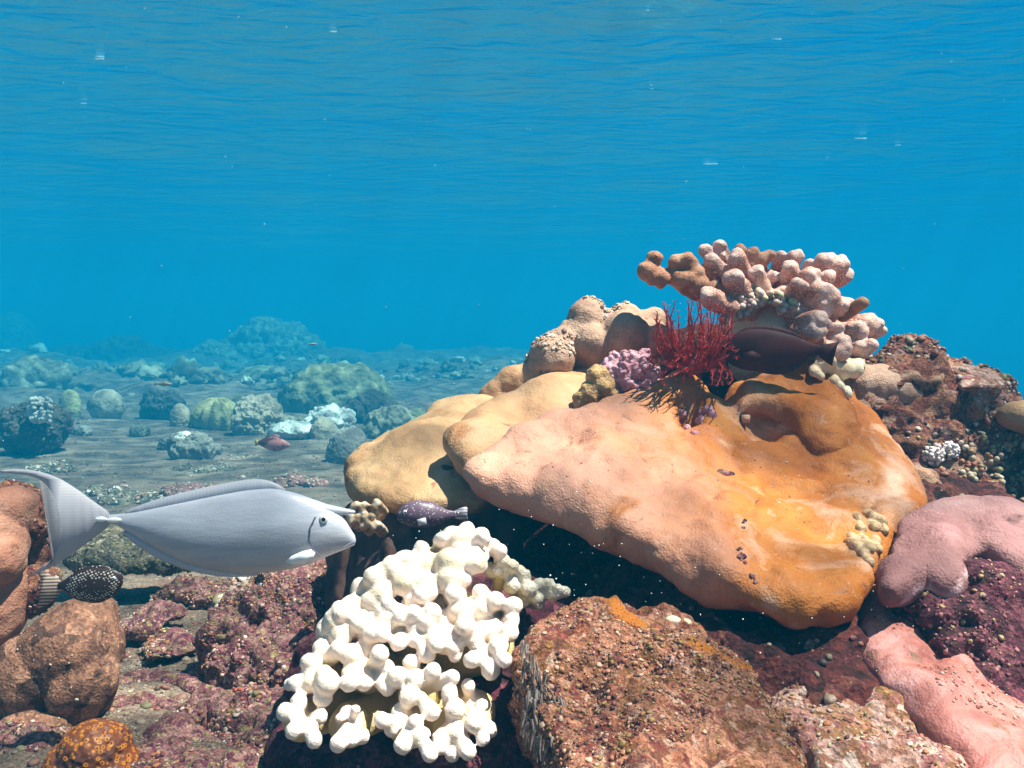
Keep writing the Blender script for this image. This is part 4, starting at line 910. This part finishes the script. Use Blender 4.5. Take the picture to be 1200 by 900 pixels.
dome(377, 427, 500, 138, 'grn', 'largest olive dome coral in the background', layers=[('f', 1.8, .09, 3), ('c', 6, .05), ('f', 12, .03, 3)], d=7.4, ry=.45)
dome(336, 497, 514, 54, 'wht', 'flat white table coral above the small dark reddish fish', layers=[('f', 8, .03, 3), ('c', 25, .02)], d=5.4)
dome(322, 488, 520, 50, 'mix', 'crumbly coral lump under the flat white table coral', layers=ROUGH(.12), parts=4, d=5.7)
dome(382, 479, 510, 54, 'wht', 'pale frilly coral crowning the beige cup coral', layers=[('c', 22, .04), ('f', 10, .04, 3)], d=5.9)
dome(376, 490, 528, 34, 'tan', 'beige cup coral under the pale frilly coral', d=5.4)
dome(404, 503, 556, 54, 'gry', 'grey striped round coral half hidden behind the reef plate', d=4.3)
dome(452, 485, 520, 60, 'mix', 'crumbly brown coral thicket behind the lowest plate', layers=ROUGH(.2), parts=6, d=5.5)
dome(487, 480, 500, 34, 'grn', 'small green dome coral just over the lowest plate')
dome(430, 470, 505, 70, 'drk', 'dark ragged rock at the foot of the largest dome', 'rock', 'rock', ROUGH(.25), parts=6, d=6.5)
dome(350, 492, 520, 40, 'mix', 'ragged coral lump left of the pale frilly coral', layers=ROUGH(.12), parts=4, d=6.0)
dome(300, 380, 462, 128, 'mix', 'tall craggy reef wall fading into the blue behind the domes', 'reef_outcrop', 'reef outcrop', [('f', 1.6, .20, 3), ('r', 4, .12, 3), ('c', 6, .10)], d=19.0, parts=12)
dome(500, 425, 478, 100, 'mix', 'hazy low reef outcrop between the largest dome and the near reef', 'reef_outcrop', 'reef outcrop', [('f', 2, .2, 3), ('r', 5, .10, 3), ('c', 8, .06)], d=18.2, parts=10)
dome(545, 440, 482, 60, 'mix', 'hazy outcrop right behind the tan lump', 'reef_outcrop', 'reef outcrop', [('f', 2, .2, 3), ('r', 5, .10, 3)], d=19.8, parts=6)
dome(235, 408, 462, 80, 'mix', 'hazy craggy foot of the far reef wall, on its left', 'reef_outcrop', 'reef outcrop', [('f', 2, .2, 3), ('r', 5, .10, 3)], d=18.5, parts=8)
dome(130, 395, 455, 90, 'drk', 'dim rounded outcrop far off in the left blue', 'reef_outcrop', 'reef outcrop', [('f', 2, .15, 3), ('r', 5, .08, 3)], d=20.5, parts=6)
dome(60, 410, 455, 110, 'drk', 'dim low outcrop at the far left', 'reef_outcrop', 'reef outcrop', [('f', 2, .15, 3), ('r', 5, .08, 3)], d=22.0, parts=6)
dome(0, 366, 450, 60, 'mix', 'very faint tall outcrop at the left edge', 'reef_outcrop', 'reef outcrop', [('f', 2, .15, 3)], d=28.9, parts=4)
dome(20, 428, 470, 80, 'mix', 'nearer teal coral outcrop at the left edge above the dark rock', 'reef_outcrop', 'reef outcrop', [('f', 3, .12, 3), ('c', 9, .08)], d=9.0, parts=7)
dome(185, 412, 452, 70, 'drk', 'dim outcrop joining the far left reef to the reef wall', 'reef_outcrop', 'reef outcrop', [('f', 2, .15, 3), ('r', 5, .08, 3)], d=19.8, parts=6)
for i, (x, y, w_, mt, lab) in enumerate([(150, 462, 16, 'tan', 'tiny beige coral knob on the sand between the beige round coral and dark rock'), (44, 452, 12, 'tan', 'tiny upright beige coral at the left behind the white coral'), (282, 500, 20, 'grn', 'tiny olive coral between the ribbed dome and the pale lumpy head'),
                                         (245, 522, 20, 'gry', 'tiny grey stone right of the white cap coral'), (195, 512, 26, 'gry', 'grey stone left of the white cap coral'), (160, 500, 20, 'mix', 'tiny coral lump on the sand under the dark ragged rock'), (90, 500, 22, 'gry', 'flat grey stone below the yellowish round coral'), (440, 528, 40, 'gry', 'grey stone on the sand by the lowest plate')]):
    dome(x, y, y + w_ * .55, w_, mt, lab, layers=ROUGH(.06), parts=3)

# ------------------------------------------------------------------ fish
def loft(xs, top, bot, wid, n=20, k=28, pw=.85):
    """one closed body: x forward, z up, elliptical sections; inputs are control points in metres"""
    X = np.linspace(xs[0], xs[-1], n)
    def sm(v): 
        v = np.interp(X, xs, v); 
        return np.convolve(np.pad(v, 2, mode='edge'), [.1, .2, .4, .2, .1], 'valid')
    t = sm(top); b = sm(bot); wv = sm(wid)
    V = []
    for i in range(n):
        c = (t[i] + b[i]) / 2; h = (t[i] - b[i]) / 2
        for j in range(k):
            a = 2 * math.pi * j / k; ca, sa = math.cos(a), math.sin(a)
            V.append((X[i], wv[i] * math.copysign(abs(ca) ** pw, ca) * (1 - .25 * sa * sa), c + h * sa))
    i = np.arange(n * k).reshape(n, k); j = np.roll(i, -1, 1)
    q = np.stack([i[:-1], i[1:], j[1:], j[:-1]], -1).reshape(-1, 4); T = np.concatenate([q[:, [0, 1, 2]], q[:, [0, 2, 3]]])
    V = np.array(V); e0 = V[:k].mean(0); e1 = V[-k:].mean(0); e1[0] += .0015
    cap0 = np.stack([np.full(k, n * k), i[0], j[0]], 1); cap1 = np.stack([np.full(k, n * k + 1), j[-1], i[-1]], 1)
    return np.concatenate([V, [e0, e1]]), np.concatenate([T, cap0, cap1])
def fin(poly, th=.0012, y=0.0, ripple=.0):
    """thin closed fin from an outline in the x-z plane"""
    bm = bmesh.new(); vs_ = [bm.verts.new((p[0], y, p[1])) for p in poly]; f = bm.faces.new(vs_); bmesh.ops.triangulate(bm, faces=[f])
    bm.verts.index_update(); V = np.array([v.co[:] for v in bm.verts]); T = np.array([[v.index for v in f.verts] for f in bm.faces]); bm.free()
    n = len(V); i = np.arange(n); j = np.roll(i, -1)
    wall = np.concatenate([np.stack([i, j, j + n], 1), np.stack([i, j + n, i + n], 1)])
    return np.concatenate([V + [0, th, 0], V - [0, th, 0]]), np.concatenate([T, T[:, ::-1] + n, wall])
class Fish:
    def __init__(s, name, label, cx, cy, d, flip=1, yaw=0, group=None):
        s.cx, s.cy, s.k, s.flip = cx, cy, d / F, flip
        s.root = empty(name, P(cx, cy, d), label, 'fish', group); s.root.rotation_euler = (0, 0, math.radians(yaw)); s.n = 0
    def l(s, pts): return [((x - s.cx) * s.k, (s.cy - y) * s.k) for x, y in pts]
    def add(s, name, V, T, mat, parent=None):
        me = raw_mesh(name, V, T); me.materials.append(mat)
        bm = bmesh.new(); bm.from_mesh(me); bmesh.ops.recalc_face_normals(bm, faces=bm.faces[:]); bm.to_mesh(me); bm.free()
        o = bpy.data.objects.new(name, me); COL.objects.link(o); o.parent = parent or s.root; return o
    def body(s, pts, mat, n=40, pw=.85):     # pts: (px, top py, bottom py, half width px)
        pts = sorted(pts); xs = [(p[0] - s.cx) * s.k for p in pts]
        V, T = loft(xs, [(s.cy - p[1]) * s.k for p in pts], [(s.cy - p[2]) * s.k for p in pts], [p[3] * s.k for p in pts], n, 32, pw)
        return s.add('body', V, T, mat)
    def fin(s, name, pts, mat, th=.0012, y=0.0, ripple=0, rnd=1):
        V, T = fin([tuple(p) for p in smooth_poly(s.l(pts), rnd)] if rnd else s.l(pts), th, y, ripple); return s.add(name, V, T, mat)
    def eye(s, x, y, r, off, matw, matb):
        a = ((x - s.cx) * s.k, (s.cy - y) * s.k)
        for sd in (-1, 1):
            v, f = ico(3); e = s.add('eye', v * np.array([r, r * .45, r]) * s.k + [a[0], sd * off * s.k, a[1]], f, matw)
            s.add('pupil', v * np.array([r * .5, r * .3, r * .5]) * s.k + [a[0], sd * (off + r * .28) * s.k, a[1]], f, matb, e)
def raymat(name, a, b, freq=55, horiz=False, rough=.45):
    m = Mat(name, rough, .4); w_ = m.nt.nodes.new('ShaderNodeTexWave'); w_.bands_direction = 'Z' if horiz else 'X'; w_.inputs['Scale'].default_value = freq; w_.inputs['Distortion'].default_value = 1.2
    w_.inputs['Detail Scale'].default_value = .3
    lnk(m.nt, m.tc.outputs['Object'], w_.inputs['Vector']); m.col = m.mix(w_.outputs['Fac'], a, b); m.bump(w_.outputs['Fac'], .08, .0004); m.b.inputs['Alpha'].default_value = .84; return m.done()
black = Mat('black_pupil', .15, .6); black.b.inputs['Base Color'].default_value = (.005, .005, .005, 1); black = black.done()
# --- silver unicornfish
m = Mat('silver_skin', .38, .5)
sx = m.nt.nodes.new('ShaderNodeSeparateXYZ'); lnk(m.nt, m.tc.outputs['Object'], sx.inputs[0])
mr = m.nt.nodes.new('ShaderNodeMapRange'); mr.inputs[1].default_value = -.07; mr.inputs[2].default_value = .04; lnk(m.nt, sx.outputs['Z'], mr.inputs[0])
m.col = m.ramp(mr.outputs[0], [(0, (.44, .38, .36)), (.25, (.40, .40, .45)), (.7, (.46, .47, .55)), (1, (.40, .41, .50))])
mpg = m.nt.nodes.new('ShaderNodeMapping'); mpg.inputs['Scale'].default_value = (.35, 1, 1.6); lnk(m.nt, m.tc.outputs['Object'], mpg.inputs[0])
m.col = m.mix(1.0, m.col, m.ramp(m.noise(30, 6, .65, .4, mpg.outputs[0]), [(.3, .78), (.7, 1.12)]), 'MULTIPLY'); m.bump(m.voro(420), .18, .0005); m.bump(m.noise(60, 4, .6, 0, mpg.outputs[0]), .25, .002)
silver = m.done()
wh = Mat('white_mark', .4, .4); wh.b.inputs['Base Color'].default_value = (.8, .8, .82, 1); wh = wh.done()
dk = Mat('dark_line', .5, .4); dk.b.inputs['Base Color'].default_value = (.16, .15, .24, 1); dk = dk.done()
finm = raymat('pale_fin', (.46, .47, .56), (.50, .51, .60), 75); tailm = raymat('pale_tail', (.42, .41, .48), (.45, .44, .51), 90, True)
f = Fish('unicornfish', 'large silver grey unicornfish swimming right above the sand', 260, 615, 1.05, yaw=4)
f.body([(128, 602, 611, 3), (140, 601, 613, 4), (160, 599, 626, 7), (190, 593, 645, 12), (220, 587, 660, 16), (255, 580, 670, 19), (290, 574, 674, 21), (320, 572, 672, 22), (345, 578, 668, 21), (365, 586, 662, 19), (380, 591, 655, 16), (393, 598, 650, 12), (404, 610, 646, 8), (411, 628, 643, 5), (414, 634, 640, 2.5)], silver, 60)
f.fin('tail_fin', [(134, 600), (115, 586), (95, 570), (75, 557), (48, 548), (20, 547), (4, 550), (28, 552), (52, 556), (66, 568), (75, 588), (79, 610), (78, 632), (68, 652), (48, 666), (40, 672), (62, 664), (88, 648), (112, 630), (134, 613)], tailm, .0014)
f.fin('dorsal_fin', [(146, 600), (170, 589), (200, 580), (235, 572), (265, 566), (295, 561), (315, 563), (332, 572), (336, 578), (300, 580), (250, 588), (200, 598), (160, 604)], finm, .0010)
f.fin('anal_fin', [(150, 618), (170, 630), (195, 645), (225, 658), (260, 668), (300, 672), (300, 677), (260, 677), (225, 670), (190, 656), (165, 640), (147, 624)], finm, .0010)
V, T = fin(f.l([(336, 655), (344, 648), (356, 643), (366, 641), (371, 645), (368, 652), (358, 657), (346, 658)]), .001, -.0215); f.add('pectoral_fin', V, T, wh)
s = Soup(); a = f.l([(384, 598), (413, 602)]); s.cap((a[0][0] - .004, 0, a[0][1] - .002), (a[1][0], 0, a[1][1]), .0085, .0020, 3); f.add('horn', np.concatenate(s.V), np.concatenate(s.F), silver)
s = Soup(); s.ball((f.l([(139, 607)])[0][0], -.0045, f.l([(139, 607)])[0][1]), (.009, .0022, .0032), 3); f.add('tail_spine', np.concatenate(s.V), np.concatenate(s.F), wh)
s = Soup(); s.ball((f.l([(124, 606)])[0][0], -.0035, f.l([(124, 606)])[0][1]), (.007, .0022, .0032), 3); f.add('tail_spine', np.concatenate(s.V), np.concatenate(s.F), wh)
g = f.l([(371, 604), (365, 616), (364, 630), (368, 642), (376, 651)]); s = Soup()
yy = [-.0185, -.0193, -.0192, -.0178, -.0145]
tube(s, [(p[0], y_, p[1]) for p, y_ in zip(g, yy)], .0010, .0008, 6); f.add('gill_line', np.concatenate(s.V), np.concatenate(s.F), dk)
f.eye(380, 607, 5.2, 14.5, wh, black)
s = Soup(); g = f.l([(414, 637), (408, 638.5), (402, 642)]); tube(s, [(g[0][0], -.003, g[0][1]), (g[1][0], -.0062, g[1][1]), (g[2][0], -.0088, g[2][1])], .0009, .0006, 6); f.add('mouth', np.concatenate(s.V), np.concatenate(s.F), dk)
# --- small spotted fish
m = Mat('white_spotted_skin', .4, .4); mp_ = m.nt.nodes.new('ShaderNodeMapping'); mp_.inputs['Scale'].default_value = (1, .6, 1.35); mp_.inputs['Rotation'].default_value = (0, .5, 0)
lnk(m.nt, m.tc.outputs['Object'], mp_.inputs[0]); vv = m.nt.nodes.new('ShaderNodeTexVoronoi'); vv.inputs['Scale'].default_value = 230; vv.inputs['Randomness'].default_value = .35; lnk(m.nt, mp_.outputs[0], vv.inputs['Vector'])
m.col = m.mix(m.ramp(vv.outputs['Distance'], [(.24, 1), (.36, 0)]), (.035, .018, .02), (.62, .55, .48)); spot = m.done()
f = Fish('spotted_fish', 'small dark fish with white dots and striped tail over the brown boulder', 103, 685, 1.22, yaw=6)
f.body([(70, 682, 688, 1.5), (78, 678, 693, 3), (86, 671, 701, 5), (96, 667, 705, 7), (110, 665, 706, 8), (124, 666, 704, 8), (134, 668, 699, 6.5), (139, 671, 693, 4), (142, 675, 684, 1.5)], spot, 34)
f.fin('tail_fin', [(76, 682), (66, 675), (56, 669), (46, 668), (52, 678), (54, 688), (50, 700), (44, 712), (58, 708), (68, 698), (77, 690)], raymat('striped_tail', (.05, .03, .03), (.66, .48, .40), 70, True), .0010)
f.fin('dorsal_fin', [(82, 676), (92, 666), (96, 658), (99, 665), (115, 662), (130, 665), (124, 670), (95, 672)], spot, .0008)
f.fin('anal_fin', [(84, 696), (95, 704), (112, 708), (126, 704), (110, 701), (92, 699)], spot, .0008)
f.eye(134, 677, 2.2, 5.5, wh, black)
# --- dark surgeonfish
m = Mat('dark_maroon_skin', .6, .15); m.col = m.ramp(m.noise(25, 5), [(.35, (.035, .006, .008)), (.65, (.075, .016, .018))]); m.bump(m.voro(420), .2, .0006); mar = m.done()
f = Fish('surgeonfish', 'dark maroon surgeonfish facing left in front of the pale dome', 900, 410, 1.64, yaw=-4)
f.body([(846, 408, 415, 1.5), (850, 400, 421, 4), (856, 394, 427, 6.5), (866, 388, 432, 9), (880, 385, 435, 11), (896, 385, 435, 11), (912, 388, 433, 10), (930, 393, 428, 7), (945, 400, 421, 4.5), (956, 404, 416, 2.5), (962, 405, 414, 2)], mar, 40)
f.fin('tail_fin', [(956, 404), (968, 403), (984, 400), (976, 406), (970, 412), (970, 420), (976, 430), (966, 424), (957, 416)], mar, .0012)
f.fin('dorsal_fin', [(862, 390), (880, 382), (900, 381), (920, 385), (940, 395), (948, 403), (930, 396), (890, 389)], mar, .0010)
f.fin('anal_fin', [(880, 433), (905, 440), (925, 437), (942, 426), (948, 418), (930, 425), (900, 432)], mar, .0010)
V, T = fin(f.l([(866, 414), (880, 411), (890, 416), (884, 424), (872, 424)]), .0008, -.0165); f.add('pectoral_fin', V, T, mar)
f.eye(858, 405, 2.4, 5.5, mar, black)
# --- boxfish under the ledge
m = Mat('purple_spotted_skin', .45, .4); vv = m.voro(240); m.col = m.mix(m.ramp(vv, [(.16, 1), (.28, 0)]), (.10, .06, .10), (.50, .42, .46)); box = m.done()
f = Fish('boxfish', 'small purple spotted boxfish hiding in the shade below the left plates', 495, 602, 1.34, yaw=8)
f.body([(466, 601, 608, 3), (470, 594, 612, 7), (478, 588, 616, 11), (492, 586, 618, 13), (508, 589, 617, 12), (518, 595, 613, 7), (526, 599, 609, 3), (534, 600, 608, 2)], box, 34, .6)
f.fin('tail_fin', [(530, 601), (540, 596), (549, 595), (547, 603), (549, 612), (540, 611), (530, 607)], raymat('grey_tail', (.12, .10, .14), (.4, .38, .46), 60, True), .0010)
V, T = fin(f.l([(488, 606), (498, 604), (500, 612), (490, 613)]), .0008, -.0175); f.add('pectoral_fin', V, T, finm)
f.eye(475, 598, 2.6, 8.5, wh, black)
# --- small far fish
m = Mat('red_headed_skin', .5, .3); m.col = m.ramp(m.noise(12, 2), [(.45, (.10, .04, .05)), (.55, (.5, .2, .2))]); far = m.done()
f = Fish('wrasse', 'little dark reddish fish over the sand below the white table coral', 320, 519, 6.0, yaw=0)
f.body([(303, 517, 521, 1), (308, 514, 524, 3), (316, 511, 528, 4), (326, 512, 529, 4), (334, 516, 526, 3), (339, 520, 523, 1)], far, 24)
f.fin('tail_fin', [(304, 517), (298, 514), (300, 519), (298, 524), (304, 521)], raymat('yellow_tail', (.4, .3, .05), (.6, .5, .1), 60), .002)
f.fin('dorsal_fin', [(310, 513), (322, 508), (332, 513), (322, 513)], far, .002)
for (x, y, d, L_, lab) in [(193, 450, 6.0, 9, 'tiny pale slender fish near the far seabed at left'), (367, 403, 4.0, 4, 'tiny pinkish fish above the largest dome coral')]:
    f = Fish('small_fish', lab, x, y, d, group='tiny far fish')
    f.body([(x - L_, y - .5, y + .5, .5), (x - L_ * .3, y - L_ * .28, y + L_ * .28, 1), (x + L_ * .4, y - L_ * .26, y + L_ * .26, 1), (x + L_, y - .3, y + .4, .4)], B['tan'], 14)
    f.fin('tail_fin', [(x - L_ * .9, y), (x - L_ * 1.4, y - L_ * .3), (x - L_ * 1.25, y), (x - L_ * 1.4, y + L_ * .3)], B['tan'], .002, rnd=0)

# ------------------------------------------------------------------ white flecks added as sky glints on the surface
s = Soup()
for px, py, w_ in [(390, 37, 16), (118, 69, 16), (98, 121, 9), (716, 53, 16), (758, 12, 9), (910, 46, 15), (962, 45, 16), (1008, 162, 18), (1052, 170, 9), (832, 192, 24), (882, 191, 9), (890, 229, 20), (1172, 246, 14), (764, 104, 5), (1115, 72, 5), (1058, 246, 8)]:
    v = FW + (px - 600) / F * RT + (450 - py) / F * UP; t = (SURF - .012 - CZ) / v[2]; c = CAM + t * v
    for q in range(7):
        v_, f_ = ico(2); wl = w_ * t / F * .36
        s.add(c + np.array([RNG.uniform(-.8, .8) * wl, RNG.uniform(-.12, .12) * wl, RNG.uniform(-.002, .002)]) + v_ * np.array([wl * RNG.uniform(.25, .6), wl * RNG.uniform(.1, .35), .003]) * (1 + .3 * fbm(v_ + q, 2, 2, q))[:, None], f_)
fm = bpy.data.materials.new('glint_white'); fm.use_nodes = True; n = fm.node_tree; n.nodes.clear()
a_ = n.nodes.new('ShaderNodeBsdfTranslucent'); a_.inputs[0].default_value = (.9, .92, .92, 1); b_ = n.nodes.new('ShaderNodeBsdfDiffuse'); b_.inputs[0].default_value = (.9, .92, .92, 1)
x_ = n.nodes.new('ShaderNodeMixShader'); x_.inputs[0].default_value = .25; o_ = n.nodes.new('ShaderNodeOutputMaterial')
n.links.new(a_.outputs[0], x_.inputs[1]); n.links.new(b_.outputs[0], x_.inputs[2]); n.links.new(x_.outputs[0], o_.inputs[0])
props(obj('painted_glints', s.mesh('painted_glints'), fm, None, 'small white flecks added as painted sky glints on the water surface', 'painted_glints'), kind='stuff')

# ------------------------------------------------------------------ drifting specks
s = Soup(); v, fc = ico(1)
for k in range(360):
    if k < 210: px, py, d = RNG.uniform(480, 1080), RNG.uniform(560, 800), RNG.uniform(.75, 1.15); r = RNG.uniform(.0002, .0007)
    else: px, py, d = RNG.uniform(-100, 1300), RNG.uniform(-20, 900), RNG.uniform(.8, 3.5); r = RNG.uniform(.0002, .0009) * d * .6
    s.add(P(px, py, d) + v * r * RNG.uniform(.6, 1.5, 3), fc)
m = Mat('pale_speck', .7, .3); m.b.inputs['Base Color'].default_value = (.8, .78, .74, 1)
props(obj('drifting_specks', s.mesh('sp'), m.done(), None, 'pale specks of plankton drifting through the water', 'plankton'), kind='stuff')
